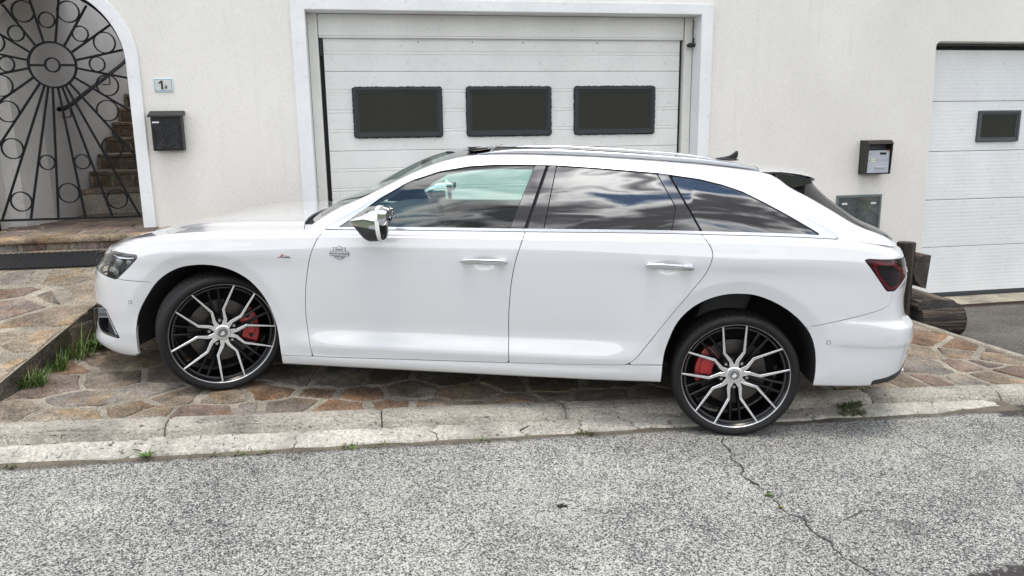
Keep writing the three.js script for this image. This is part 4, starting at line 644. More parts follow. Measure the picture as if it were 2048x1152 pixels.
function clipGeo(g, f) { // keep f(x,y,z) < 0, cutting triangles along f = 0
  const P = g.attributes.position.array, N = g.attributes.normal.array, U = g.attributes.uv.array, I = g.index.array, n = P.length / 3, val = new Float32Array(n);
  for (let i = 0; i < n; i++) val[i] = f(P[3 * i], P[3 * i + 1], P[3 * i + 2]);
  const map = new Map(), oP = [], oN = [], oU = [], oI = [];
  const keep = i => { let k = map.get(i); if (k === undefined) { k = oP.length / 3; map.set(i, k); oP.push(P[3 * i], P[3 * i + 1], P[3 * i + 2]); oN.push(N[3 * i], N[3 * i + 1], N[3 * i + 2]); oU.push(U[2 * i], U[2 * i + 1]); } return k; };
  const cut = (a, b) => { if (a > b) [a, b] = [b, a]; const key = a * 1048576 + b + 0.5; let k = map.get(key); if (k === undefined) { const t = val[a] / (val[a] - val[b]); k = oP.length / 3; map.set(key, k); for (let q = 0; q < 3; q++) { oP.push(lerp(P[3 * a + q], P[3 * b + q], t)); oN.push(lerp(N[3 * a + q], N[3 * b + q], t)); } for (let q = 0; q < 2; q++) oU.push(lerp(U[2 * a + q], U[2 * b + q], t)); } return k; };
  for (let t = 0; t < I.length; t += 3) {
    const T = [I[t], I[t + 1], I[t + 2]], Q = [];
    for (let k = 0; k < 3; k++) { const a = T[k], b = T[(k + 1) % 3]; if (val[a] < 0) Q.push(keep(a)); if ((val[a] < 0) !== (val[b] < 0)) Q.push(cut(a, b)); }
    for (let k = 1; k + 1 < Q.length; k++) oI.push(Q[0], Q[k], Q[k + 1]);
  }
  const r = new THREE.BufferGeometry(); r.setAttribute('position', new THREE.Float32BufferAttribute(oP, 3)); r.setAttribute('normal', new THREE.Float32BufferAttribute(oN, 3)); r.setAttribute('uv', new THREE.Float32BufferAttribute(oU, 2)); r.setIndex(oI); return r;
}
function shift(g, d) { const r = g.clone(), p = r.attributes.position, n = r.attributes.normal; for (let i = 0; i < p.count; i++) { const l = Math.hypot(n.getX(i), n.getY(i), n.getZ(i)) || 1; p.setXYZ(i, p.getX(i) + n.getX(i) / l * d, p.getY(i) + n.getY(i) / l * d, p.getZ(i) + n.getZ(i) / l * d); } return r; }
function hem(g, depth, round = 0.0018) { // turn the cut edges in, with a small radius
  const I = g.index.array, P = g.attributes.position, N = g.attributes.normal, cnt = new Map(), n = P.count;
  for (let t = 0; t < I.length; t += 3) for (let k = 0; k < 3; k++) { const a = I[t + k], b = I[t + (k + 1) % 3], key = a < b ? a * 1048576 + b : b * 1048576 + a; const c = cnt.get(key); if (c) c[2]++; else cnt.set(key, [a, b, 1]); }
  const p = [], nn = [], u = [], idx = [];
  for (const [a, b, c] of cnt.values()) {
    if (c > 1) continue; const A = V().fromBufferAttribute(P, a), B = V().fromBufferAttribute(P, b), na = V().fromBufferAttribute(N, a).normalize(), nb = V().fromBufferAttribute(N, b).normalize(), e = B.clone().sub(A), out = e.clone().cross(na).normalize();
    const q = p.length / 3;
    for (const [pt, nr] of [[A, na], [B, nb]]) { const o = out; const add = (pp, m) => { p.push(pp.x, pp.y, pp.z); m.normalize(); nn.push(m.x, m.y, m.z); u.push(0, 0); };
      add(pt.clone(), nr.clone()); add(pt.clone().addScaledVector(nr, -round).addScaledVector(o, round * 0.5), nr.clone().add(o)); add(pt.clone().addScaledVector(nr, -round * 2).addScaledVector(o, round * 0.6), o.clone()); add(pt.clone().addScaledVector(nr, -depth), o.clone()); }
    for (let k = 0; k < 3; k++) idx.push(q + k, q + k + 1, q + 4 + k + 1, q + k, q + 4 + k + 1, q + 4 + k);
  }
  const r = new THREE.BufferGeometry(); r.setAttribute('position', new THREE.Float32BufferAttribute(p, 3)); r.setAttribute('normal', new THREE.Float32BufferAttribute(nn, 3)); r.setAttribute('uv', new THREE.Float32BufferAttribute(u, 2)); r.setIndex(idx);
  return mergeGeometries([g, r]);
}
function mirrored(g) { const r = g.clone(), p = r.attributes.position, n = r.attributes.normal; for (let i = 0; i < p.count; i++) { p.setZ(i, -p.getZ(i)); n.setZ(i, -n.getZ(i)); } if (r.index) { const a = r.index.array; for (let t = 0; t < a.length; t += 3) { const q = a[t]; a[t] = a[t + 1]; a[t + 1] = q; } } else { const A = r.attributes; for (const k of Object.keys(A)) { const s = A[k].itemSize, d = A[k].array; for (let t = 0; t < A[k].count; t += 3) for (let c = 0; c < s; c++) { const q = d[t * s + c]; d[t * s + c] = d[(t + 1) * s + c]; d[(t + 1) * s + c] = q; } } } return r; }
const both = (name, g, mat, parent = car) => { const a = mesh(name, g, mat, parent), b = mesh(name, mirrored(g), mat, parent); return [a, b]; };
const GAP = 0.0028;
const cutAll = (g, fs) => fs.reduce((q, f) => clipGeo(q, f), g);
const inside = (pts, m = GAP) => { const s = sdPoly(pts); return (x, y) => s(x, y) + m; };
const outside = (sd, m = GAP) => (x, y) => m - sd(x, y);

// shut lines
const doorF = smoothLine([[.618, 1.035], [.590, 1.004], [.562, .959], [.527, .867], [.501, .722], [.494, .575], [.500, .456], [.534, .272]], 6);
const bGap = smoothLine([[1.722, 1.115], [1.713, 1.083], [1.690, .995], [1.672, .923], [1.658, .83], [1.651, .725], [1.650, .58], [1.667, .332]], 6);
const rDoor = smoothLine([[2.640, 1.146], [2.665, 1.118], [2.712, 1.053], [2.717, 1.012], [2.695, .929], [2.634, .828], [2.508, .635], [2.40, .462], [2.376, .426], [2.345, .393], [2.313, .374]], 6);
const headPts = [[-.705, .781], [-.506, .789], [-.497, .781], [-.499, .770], [-.560, .71], [-.645, .634], [-.66, .628], [-.83, .640], [-1.1, .645], [-1.1, .72], [-.83, .735], [-.76, .762]];
const sdHead = sdPoly(headPts);
const tailPts = [[3.504, 1.060], [3.53, 1.062], [4.2, 1.062], [4.2, .955], [3.79, .958], [3.745, .925], [3.71, .896], [3.70, .892], [3.657, .892], [3.64, .905], [3.535, 1.021], [3.505, 1.052]];
const sdTail = sdPoly(tailPts);
const intakePts = [[-.80, .447], [-.752, .430], [-.660, .272], [-.668, .264], [-.83, .268], [-.96, .30], [-.98, .44]];
const sdIntake = sdPoly(intakePts);
const blackPts = [[3.655, .30], [3.662, .388], [3.75, .405], [3.834, .432], [3.872, .487], [3.90, .528], [4.2, .56], [4.2, .2], [3.655, .2]], sdBlack = sdPoly(blackPts);
const redPts = [[3.828, .528], [3.90, .546], [4.2, .56], [4.2, .536], [3.90, .524]], sdRed = sdPoly(redPts);
const grille = (x, y, z) => x < -.75 ? Math.max(Math.abs(y - .50) - .20, Math.abs(z) - .50) : 1;
const noGrille = (x, y, z) => GAP - grille(x, y, z);
const A = [outside(sdArch, 0.0)];
const P = {};
P.bumperF = cutAll(lower, [inside([[-1.4, .772], [-.72, .772], [-.66, .64], [-.625, .631], [-.423, .638], [-.3, .6], [-.3, 0], [-1.4, 0]]), ...A, outside(sdHead), outside(sdIntake), noGrille, outside(sdPoly([[-.565, -.1], [-.56, .185], [-.40, .185], [-.40, -.1]]), 0)]);
P.fender = cutAll(lower, [inside([[-1.4, .775], [-.72, .775], [-.66, .643], [-.625, .631], [-.423, .638], [-.2, .5], [.30, .20], [.34, .258], ...doorF.slice().reverse(), [.62, 1.2], [-1.4, 1.2]]), ...A, outside(sdHead)]);
P.doorF = cutAll(lower, [inside([[.70, 1.3], ...doorF, [1.10, .3025], ...bGap.slice().reverse(), [1.80, 1.3]])]);
P.doorR = cutAll(lower, [inside([[1.80, 1.3], ...bGap, [2.0, .352], ...rDoor.slice().reverse(), [2.60, 1.3]])]);
P.sill = cutAll(lower, [inside([[.30, .256], [.534, .272], [1.10, .3025], [1.667, .332], [2.0, .352], [2.313, .374], [2.62, .392], [2.62, 0], [.3, 0]]), ...A]);
P.quarter = cutAll(lower, [inside([[2.6, 1.3], ...rDoor, [2.45, .384], [2.62, .392], [3.2, .50], [3.284, .673], [3.478, .737], [3.632, .790], [3.675, .812], [3.684, .845], [3.69, .89], [3.80, .91], [3.80, 1.3]]), ...A, outside(sdTail)]);
P.bumperR = cutAll(lower, [outside(sdTail), inside([[3.2, .66], [3.284, .673], [3.478, .737], [3.632, .790], [3.675, .812], [3.684, .85], [3.69, .892], [3.715, .897], [3.80, .957], [4.3, .957], [4.3, 0], [3.2, 0]]), ...A, outside(sdBlack), outside(sdRed)]);
P.tailgate = cutAll(lower, [inside([[3.80, 1.05], [3.80, 1.3], [4.3, 1.3], [4.3, 1.05]]), outside(sdTail)]);
const DLOo = [[.593, 1.011], [.60, 1.021], [.768, 1.127], [.941, 1.245], [1.098, 1.328], [1.259, 1.385], [1.424, 1.420], [1.592, 1.437], [1.793, 1.449], [2.135, 1.450], [2.473, 1.443], [2.673, 1.432], [2.795, 1.411], [2.905, 1.381], [3.038, 1.322], [3.170, 1.258], [3.300, 1.200], [3.352, 1.170], [3.366, 1.156], [3.355, 1.150]]; for (let x = 3.3; x > .6; x -= .1) DLOo.push([x, ytop(x) + .002]);
const DLOi = [[.667, 1.026], [.725, 1.070], [.874, 1.192], [1.029, 1.294], [1.192, 1.358], [1.360, 1.396], [1.530, 1.416], [1.726, 1.426], [1.79, 1.429], [1.85, 1.432], [2.094, 1.431], [2.412, 1.425], [2.487, 1.420], [2.645, 1.407], [2.764, 1.386], [2.874, 1.357], [3.001, 1.303], [3.125, 1.245], [3.237, 1.188], [3.270, 1.170], [3.266, 1.163]]; for (let x = 3.2; x > .7; x -= .1) DLOi.push([x, ytop(x) + .017]);
const sdDo = sdPoly(DLOo), sdDi = sdPoly(DLOi);
P.bodySide = cutAll(upper, [outside(sdDo, .0045)]);
P.trim = shift(cutAll(upper, [inside(DLOo, .0005), outside(sdDi, .001), (x, y) => .0022 - Math.abs(x - 1.797 - (y - 1.449) * .27), (x, y) => y > 1.3 ? .0018 - Math.abs(x - 2.474) : -1]), .004);
// panels
both('front_bumper', hem(P.bumperF, .02), paint); both('front_fender', hem(P.fender, .018), paint);
const fd = both('front_door', hem(P.doorF, .018), paint), rd = both('rear_door', hem(P.doorR, .018), paint);
both('side_sill', hem(P.sill, .02), paint); both('quarter_panel', hem(P.quarter, .018), paint); both('body_side_frame', hem(P.bodySide, .014), paint); both('rear_bumper', hem(P.bumperR, .02), paint); both('tailgate', hem(P.tailgate, .018), paint);
both('window_trim', hem(P.trim, .008, .001), alu);
// dark inner shell behind the gaps
const inArch = (x, y) => Math.max(.004 - sdArch(x, y));
both('inner_shell', shift(cutAll(lower, [inArch, (x) => x - 3.6, (x) => -.55 - x]), -.03), matt);
// glass and pillar covers
const gF = [[.842, 1.042], [.80, 1.128], [.874, 1.190], [1.029, 1.292], [1.192, 1.356], [1.360, 1.394], [1.530, 1.414], [1.725, 1.424], [1.624, 1.084]];
const gR = [[1.852, 1.431], [2.094, 1.430], [2.408, 1.424], [2.516, 1.256], [2.497, 1.133], [1.811, 1.094]];
const gQ = smoothLine([[2.487, 1.418], [2.645, 1.406], [2.764, 1.385], [2.874, 1.356], [3.001, 1.302], [3.125, 1.244], [3.237, 1.187]], 4).concat([[3.268, 1.168], [3.262, 1.164], [2.664, 1.140]]);
const black = [['sail_panel', [[.668, 1.026], [.725, 1.068], [.798, 1.126], [.84, 1.040]]], ['pillar_cover', [[1.728, 1.424], [1.789, 1.428], [1.699, 1.084], [1.627, 1.084]]], ['pillar_cover', [[1.8085, 1.429], [1.848, 1.431], [1.807, 1.094], [1.722, 1.088]]], ['pillar_cover', [[2.412, 1.424], [2.4705, 1.421], [2.651, 1.1385], [2.501, 1.133], [2.520, 1.256]]]];
for (const [n, q] of black) both(n, hem(shift(cutAll(upper, [inside(q, 0)]), -.001), .012, .001), gloss);
const gl = (pts, m, name) => both(name, shift(cutAll(upper, [inside(pts, .001)]), -.005), m);
gl(gF, glassF, 'door_window'); gl(gR, glassR, 'door_window'); gl(gQ, glassR, 'quarter_window');
both('inner_frame', shift(cutAll(upper, [outside(sdPoly(gF), -.006), outside(sdPoly(gR), -.006), outside(sdPoly(gQ), -.006)]), -.03), std([0.05, 0.052, 0.055], { roughness: 0.9 }));

// ---- top skins: hood, windscreen, roof, rear glass, deck
const crown = pchip([[-.9, .0], [-.7, .016], [-.4, .030], [0, .040], [.3, .036], [.6, .030]]);
const half = (nu, nv, fn) => { const near = grid(nu, nv, fn); return near; };
const hoodRear = z => .46 - .16 * (1 - Math.pow(clamp(Math.abs(z) / .86), 2));
{
  const rowN = hs.length + 2, Lp = lower.attributes.position, edge = []; for (let i = 0; ; i++) { const k = i * rowN + rowN - 1; edge.push([Lp.getX(k), Lp.getY(k), Lp.getZ(k)]); if (Lp.getX(k) > .63) break; }
  const g = grid(edge.length - 1, 44, (u, v, i) => { const [x, y0, z0] = edge[i], z = z0 * (Math.cos(v * Math.PI / 2) * .6 + (1 - v) * .4), s = z0 > .01 ? z / z0 : 1; const ridge = .007 * Math.exp(-Math.pow((s - .74 + .1 * clamp(-x)) / .07, 2)) * sstep(-.7, -.4, x); return [x, y0 + crown(x) * (1 - Math.pow(s, 2.4)) + ridge, z]; });
  const hood = cutAll(g, [(x, y, z) => x - hoodRear(z), (x, y, z) => x > -.6 ? z - Zs(x, ytop(x)) + .003 : -1]);
  both('hood', hem(hood, .015), paint);
  const top = cutAll(g, [(x, y, z) => hoodRear(z) + .006 - x, (x, y, z) => .74 - z]); both('fender_top', hem(top, .01), paint);
  const cowl = shift(cutAll(g, [(x, y, z) => hoodRear(z) - .03 - x, (x, y, z) => z - .78]), -.022); both('cowl_panel', cowl, matt);
}
const screen = (t, s) => { // t up the pillar, s = z / edge
  const x = lerp(.508, 1.386, t), y = ygh(x), z = Zg(x, y) - .05, q = 1 - s * s; return [x - lerp(.19, .14, t) * q, y + .004 + lerp(-.028, .022, t) * q, z * s];
};
{
  const full = grid(40, 48, (u, v) => screen(u, lerp(1, -1, v)));
  mesh('windscreen', cutAll(full, [() => -1]), glassW, car);
  const band = (n, f, d = .002) => mesh(n, shift(cutAll(grid(120, 90, (u, v) => { const p = screen(u, lerp(1, -1, v)); return p; }, (p, u, v) => [u, v]), [f]), d), gloss, car);
  // frit band along the edges of the screen: by its own height and width
  const zb = (x, y, z) => 0; const g = grid(120, 120, (u, v) => screen(u, lerp(1, -1, v)), (p, u, v) => [u, lerp(1, -1, v)]);
  const U = g.attributes.uv.array, keyed = new Map(); const pos = g.attributes.position.array; for (let i = 0; i < pos.length / 3; i++) keyed.set(pos[3 * i] + '_' + pos[3 * i + 1] + '_' + pos[3 * i + 2], [U[2 * i], U[2 * i + 1]]);
  mesh('windscreen_band', shift(clipGeo(g, (x, y, z) => { const q = keyed.get(x + '_' + y + '_' + z); return Math.min(q[0] - .05, .86 - q[0], .945 - Math.abs(q[1])); }), .0015), gloss, car);
  for (const [z0, z1, d] of [[.48, -.12, .03], [-.05, -.55, .035]]) mesh('wiper', merge([tube([[.40, .985, z0], [.425, 1.012, lerp(z0, z1, .3)], [.43, 1.02, lerp(z0, z1, .6)]], .008, 12, 6), tube([[.415, 1.01, z0 + .05], [.41, 1.022, lerp(z0, z1, .5)], [.435, 1.03, z1]], .007, 16, 6)]), plastic, car);
}
const roofEdge = x => [x, ygh(x) + .005, Zg(x, ygh(x)) - .06];
{
  const g = grid(90, 40, (u, v) => { const x = lerp(1.36, 3.07, u), e = roofEdge(x), s = lerp(1, -1, v), q = 1 - s * s; const pull = .13 * (1 - sstep(1.36, 2.0, x)) - .0 ; const bx = x - pull * q; return [bx + (x > 2.9 ? .08 * sstep(2.9, 3.07, x) * q : 0), e[1] + .026 * q, e[2] * s]; });
  mesh('roof', cutAll(g, [(x) => 1.98 - x]), paint, car); mesh('glass_roof', cutAll(g, [(x) => x - 1.976]), gloss, car);
  mesh('roof_lining', shift(g, -.035), std([0.09, 0.09, 0.095], { roughness: 1 }), car);
  const defl = poly([[1.30, 1.478], [1.36, 1.496], [1.43, 1.505], [1.43, 1.492], [1.33, 1.472]], 0.9, .003); defl.translate(0, 0, -.45); mesh('roof_deflector', defl, gloss, car);
}
const rearEdge = t => { const x = lerp(3.10, 3.715, t); return [x, ygh(x), Math.max(.3, Zg(x, ygh(x)) - .045)]; };
{
  const bulge = pchip([[0, .25], [.12, .20], [.35, .135], [.7, .10], [1, .075]]); const g = grid(50, 40, (u, v) => { const e = rearEdge(u), s = lerp(1, -1, v), q = 1 - Math.pow(Math.abs(s), 5); return [e[0] + bulge(u) * q, e[1] + .004 + lerp(.02, .012, u) * q, e[2] * s]; });
  mesh('rear_window', g, phy([0.010, 0.010, 0.012], { roughness: .05, specularIntensity: .45 }), car);
  const rowN = hs.length + 2, Lp = lower.attributes.position, ed = []; for (let k = rowN - 1; k < Lp.count; k += rowN) if (Lp.getX(k) > 3.6) ed.push([Lp.getX(k), Lp.getY(k), Lp.getZ(k)]); const d = grid(ed.length - 1, 30, (u, v, i) => { const s = lerp(1, -1, v); return [ed[i][0], ed[i][1] + .004 * (1 - s * s), ed[i][2] * s]; });
  mesh('rear_deck', d, paint, car);
  // spoiler and its side blades
  const prof = [[2.98, 1.470], [3.10, 1.478], [3.21, 1.471], [3.268, 1.460], [3.284, 1.452], [3.282, 1.440], [3.25, 1.438], [3.08, 1.464]];
  const sp = grid(prof.length, 40, (u, v) => { const p = prof[Math.round(u * prof.length) % prof.length], s = lerp(1, -1, v), q = 1 - s * s; return [p[0] + .06 * q, p[1] + .018 * q - .006 * Math.pow(Math.abs(s), 6), .625 * s]; }); mesh('roof_spoiler', sp, paint, car);
  const bl = poly([[3.055, 1.472], [3.165, 1.459], [3.255, 1.440], [3.268, 1.424], [3.2, 1.400], [3.148, 1.385], [3.126, 1.392], [3.10, 1.406], [3.075, 1.435]], .02, .001); const p = bl.attributes.position; for (let i = 0; i < p.count; i++) p.setZ(i, p.getZ(i) + .638 - .06 * (p.getX(i) - 3.07)); bl.computeVertexNormals(); both('spoiler_blade', bl, gloss);
}
// roof rails
{
  const rp = [[1.384, 1.462], [1.41, 1.470], [1.452, 1.481], [1.538, 1.498], [1.751, 1.517], [2.0, 1.523], [2.201, 1.524], [2.589, 1.520], [2.828, 1.507], [2.93, 1.493], [2.99, 1.478], [3.022, 1.468]];
  const c = pchip(rp), g = grid(90, 12, (u, v) => { const x = lerp(1.38, 3.03, u), e = Math.min(u, 1 - u), k = Math.pow(clamp(e / .06), .6), a = v * 2 * Math.PI, base = Math.min(ygh(x), c(x) - .012), yc = (c(x) + base + .008) / 2, hh = Math.max(.003, (c(x) - base - .008) / 2) ; return [x, yc + hh * Math.sin(a), .555 - .02 * sstep(2.6, 3.03, x) + .016 * k * Math.cos(a)]; });
  both('roof_rail', g, std([0.46, 0.47, 0.48], { metalness: 1, roughness: 0.25 }));
}
{
  const s = [[2.84, 1.508], [2.965, 1.506], [2.972, 1.563], [2.958, 1.562], [2.944, 1.548], [2.925, 1.535], [2.895, 1.524], [2.86, 1.516]]; const g = poly(smoothLine(s, 3, true), .02, .006, 2); g.translate(0, 0, -.01); mesh('antenna_fin', g, gloss, car);
  const b = new THREE.SphereGeometry(.075, 16, 8); b.scale(1, .12, .38); b.translate(2.91, 1.508, 0); mesh('antenna_base', b, plastic, car);
}
// ---- things that lie on the skin
const frame = (x, y) => { const e = .002, z0 = y > ytop(x) ? Zg : Zs, z = (a, b) => z0(a, b) + (x > 1.2 && x < 2.8 ? bump(a, b, false) - bump(a, b) : 0), n = V(-(z(x + e, y) - z(x - e, y)) / (2 * e), -(z(x, y + e) - z(x, y - e)) / (2 * e), 1).normalize(); return [z(x, y), n]; };
function onSkin(g, x0, y0, rot = 0) { const p = g.attributes.position, c = Math.cos(rot), s = Math.sin(rot); for (let i = 0; i < p.count; i++) { const a = p.getX(i), b = p.getY(i), x = x0 + a * c - b * s, y = y0 + a * s + b * c, [z, n] = frame(x, y), d = p.getZ(i); p.setXYZ(i, x + n.x * d, y + n.y * d, z + n.z * d); } g.computeVertexNormals(); return g; }
{
  handles.forEach(([x, y, rot], k) => {
    const g = grid(40, 20, (u, v) => { const t = u * 2 - 1, a = v * 2 * Math.PI, end = Math.pow(Math.max(0, 1 - Math.pow(Math.abs(t), 7)), .5), hh = .0155 * end * (1 - .22 * sstep(.2, 1, -t)), up = .0015 * (1 - t * t), d = .010 * end; const ca = Math.cos(a), sa = Math.sin(a), sq = (q) => Math.sign(q) * Math.pow(Math.abs(q), .55); return [t * .131, hh * sq(sa) + up - .003 * t, .036 + d * sq(ca) + .004 * (1 - t * t)]; });
    onSkin(g, x, y, rot);
    const par = k ? rd : fd; const mounts = merge([-0.092, 0.098].map(o => onSkin(box(.05, .02, .04, o, -.003, .012, .004), x, y, rot)));
    for (const [q, m, nm] of [[g, chrome, 'door_handle'], [mounts, paint, 'handle_mount']]) { mesh(nm, q, m, par[0]); mesh(nm, mirrored(q), m, par[1]); }
    const sp = onSkin(box(.0015, .03, .002, .07, .001, .0475, 0), x, y, rot); mesh('handle_joint', sp, plastic, par[0]);
  });
  // parking sensors
  for (const [x, y] of [[-.561, .505], [3.385, .595]]) { const r = new THREE.TorusGeometry(.0105, .0013, 6, 20); r.translate(0, 0, .0005); const d = new THREE.CylinderGeometry(.0095, .0095, .002, 20); d.rotateX(Math.PI / 2); both('sensor_ring', onSkin(r, x, y), matt); both('parking_sensor', onSkin(d, x, y), paint); }
  // fender badge: red and silver
  const sil = std([0.7, 0.7, 0.72], { metalness: 1, roughness: .2 });
  const red = phy([0.55, 0.015, 0.02], { roughness: .3, clearcoat: 1 });
  const bx = .378, by = .853; const bg = holder('fender_badge', car);
  const par = [[-.024, -.009], [-.012, -.009], [-.004, .009], [-.016, .009]]; mesh('badge_flash', onSkin(poly(par, .003), bx, by, .03), red, bg);
  const t1 = text('S', .015, .0015); t1.translate(-.014, 0, .003); mesh('badge_letter', onSkin(t1, bx, by, .03), sil, bg);
  const t2 = text('line', .0115, .003); t2.translate(.016, -.001, .001); mesh('badge_word', onSkin(t2, bx, by, .03), sil, bg);
  mesh('badge_bar', onSkin(poly([[-.037, -.0105], [.037, -.0105], [.038, -.0075], [-.036, -.0075]], .002), bx, by, .03), std([0.03, 0.035, 0.06], { roughness: .3 }), bg);
  // shield badge on the door
  const sx = .692, sy = .889, rot = .035, sb = holder('shield_badge', fd[0]), dk = std([0.10, 0.10, 0.12], { roughness: .35 }), sg = std([0.62, 0.62, 0.64], { metalness: .2, roughness: .35 });
  const sh = (k, o) => [[-.034 * k, .009 + .021 * k], [-.0335 * k, .009 + .026 * k], [-.02 * k, .009 + .022 * k], [-.006 * k, .009 + .031 * k], [0, .009 + .0335 * k], [.006 * k, .009 + .031 * k], [.02 * k, .009 + .022 * k], [.0335 * k, .009 + .026 * k], [.034 * k, .009 + .021 * k], [.036 * k, .004], [.034 * k, -.012 * k], [.025 * k, -.024 * k], [.008 * k, -.034 * k], [0, -.0365 * k], [-.008 * k, -.034 * k], [-.025 * k, -.024 * k], [-.034 * k, -.012 * k], [-.036 * k, .004]];
  mesh('shield_edge', onSkin(poly(sh(1), .002), sx, sy, rot), dk, sb); mesh('shield_face', onSkin(poly(sh(.90).map(p => [p[0], p[1]]), .003), sx, sy, rot), sg, sb);
  const bar = (w, h, d) => [[-w, -h], [w, -h], [w, h], [-w, h]]; mesh('bar_edge', onSkin(poly(bar(.055, .0125), .004), sx, sy, rot), dk, sb); mesh('bar_face', onSkin(poly(bar(.0525, .0102), .005), sx, sy, rot), sg, sb);
  const w1 = text('HARLEY-DAVIDSON', .0085, .006), w2 = text('MOTOR', .0085, .004), w3 = text('CYCLES', .0098, .004); w1.scale(1.02, 1.25, 1); w2.translate(0, .022, 0); w3.translate(0, -.0195, 0); mesh('shield_lettering', onSkin(merge([w1, w2, w3]), sx, sy, rot), dk, sb);
}
// ---- headlights, intakes, grille
{
  const lens = shift(cutAll(lower, [inside(headPts), (x, y, z) => .46 - z]), -.002); both('headlight', lens, phy([0.86, 0.88, 0.9], { roughness: 0.02, transmission: 1, thickness: 0, ior: 1.5 }));
  const rim = shift(cutAll(lower, [inside(headPts, .0005), outside(sdPoly(headPts), -.009), (x, y, z) => .46 - z]), -.001); both('headlight_edge', rim, gloss);
  const bowl = shift(cutAll(lower, [inside(headPts, -.03), (x, y, z) => .30 - z]), -.07); both('headlight_bowl', bowl, std([0.075, 0.074, 0.070], { roughness: .3, metalness: .4 }));
  both('grille_bridge', shift(cutAll(lower, [inside(headPts, .0005), (x, y, z) => z - .462]), -.002), gloss);
  const HL = []; const strip = (pts, w, off, m, n) => { const g = grid(24, 2, (u, v) => { const f = u * (pts.length - 1), i = Math.min(pts.length - 2, Math.floor(f)), t = f - i; const x = lerp(pts[i][0], pts[i + 1][0], t), y = lerp(pts[i][1], pts[i + 1][1], t) + (v - .5) * w, [z, nn] = frame(x, y); return [x - nn.x * off, y - nn.y * off, z - nn.z * off]; }); both(n, g, m); };
  strip([[-.72, .765], [-.64, .757], [-.53, .765]], .008, .014, std([0.8, 0.82, 0.84], { roughness: .2, metalness: .6 }), 'running_light');
  strip([[-.78, .72], [-.76, .68], [-.70, .652]], .05, .05, std([0.20, 0.21, 0.19], { roughness: .25, metalness: .9 }), 'reflector');
  strip([[-.60, .74], [-.63, .70], [-.66, .655]], .07, .035, std([0.10, 0.115, 0.135], { roughness: .15, metalness: .8 }), 'reflector');
  for (const [x, y, r] of [[-.69, .72, .026], [-.60, .728, .02]]) { const [z, n] = frame(x, y); const s = new THREE.SphereGeometry(r, 16, 10); s.scale(1, 1, .6); s.translate(x + n.x * -.045, y, z - .045 * n.z); both('lamp', s, phy([0.35, 0.38, 0.36], { roughness: .05, metalness: .6 })); }
  const it = shift(cutAll(lower, [inside(intakePts, -.003), (x, y, z) => .3 - z]), -.06); both('side_intake', hem(shift(cutAll(lower, [inside(intakePts, -.001), outside(sdPoly(intakePts), -.008), (x, y, z) => .3 - z]), -.002), .06), gloss); both('intake_mesh', it, plastic);
  const fin = poly([[-.768, .415], [-.752, .428], [-.668, .280], [-.70, .284]], .002); const fp = fin.attributes.position; for (let i = 0; i < fp.count; i++) { const [z] = frame(fp.getX(i), fp.getY(i)); fp.setZ(i, z - .012 + fp.getZ(i)); } fin.computeVertexNormals(); both('intake_blade', fin, phy([0.42, 0.46, 0.52], { roughness: .35, clearcoat: 1 }));
  const gb = shift(cutAll(lower, [(x, y, z) => grille(x, y, z), (x) => x + .6]), -.045); both('grille', gb, plastic); const sl = []; for (let y = .33; y < .70; y += .045) sl.push(box(.012, .010, .96, -1.028, y, 0, .003)); mesh('grille_slats', merge(sl), gloss, car);
  const chin = grid(30, 4, (u, v) => { const x = lerp(-.86, -.50, u); return [x, ybot(x) - .004 - .02 * v, Zs(x, ybot(x)) - .01 - .07 * v]; }); both('chin_spoiler', chin, matt);
}
// ---- tail lights, rear details
{
  const lensM = phy([0.028, 0.005, 0.007], { roughness: 0.12, specularIntensity: 0.5 }), redM = phy([0.085, 0.006, 0.010], { roughness: .12, specularIntensity: 0.6 }), smoke = phy([0.010, 0.008, 0.009], { roughness: .12, specularIntensity: 0.5 });
  const cutz = (x, y, z) => .30 - z; both('tail_light', hem(shift(cutAll(lower, [inside(tailPts, .0015), cutz]), -.001), .02, .003), lensM);
  // dark centre field inside a red outline
  const field = [[3.565, 1.030], [3.66, 1.030], [3.715, .998], [3.715, .93], [3.668, .915], [3.60, .975]]; const f2 = shift(cutAll(lower, [inside(field, .0)]), .0015); both('tail_light_field', f2, smoke);
  const ring = shift(cutAll(lower, [inside(field, -.016), outside(sdPoly(field), .002)]), .001); both('tail_light_outline', ring, redM);
  const ring2 = [[3.525, 1.05], [3.69, 1.046], [3.60, 1.03]]; both('tail_light_outline', shift(cutAll(lower, [inside([[3.53, 1.044], [3.66, 1.046], [3.735, 1.004], [3.735, .925], [3.70, .905], [3.735, .93], [3.75, 1.0], [3.67, 1.054], [3.52, 1.054]], 0)]), .0012), redM);
  const st = shift(cutAll(lower, [inside([[3.765, .995], [4.2, .995], [4.2, .978], [3.80, .978]], 0), cutz]), .003); both('tail_light_strip', hem(st, .004, .001), chrome);
  both('tail_light_cap', shift(cutAll(lower, [inside([[3.66, 1.058], [4.2, 1.058], [4.2, 1.02], [3.74, 1.02]], 0), cutz]), .0015), smoke);
  both('rear_diffuser', hem(shift(cutAll(lower, [inside(blackPts), ...A]), -.004), .03), plastic);
  both('rear_reflector', shift(cutAll(lower, [inside(redPts), cutz]), -.002), phy([0.22, 0.01, 0.012], { roughness: .15, clearcoat: 1 }));
  const ex = grid(12, 20, (u, v) => { const a = v * 2 * Math.PI; return [lerp(3.70, 3.90, u), .405 + .028 * Math.sin(a), .62 + .07 * Math.cos(a)]; }); both('exhaust_tip', ex, chrome);
}
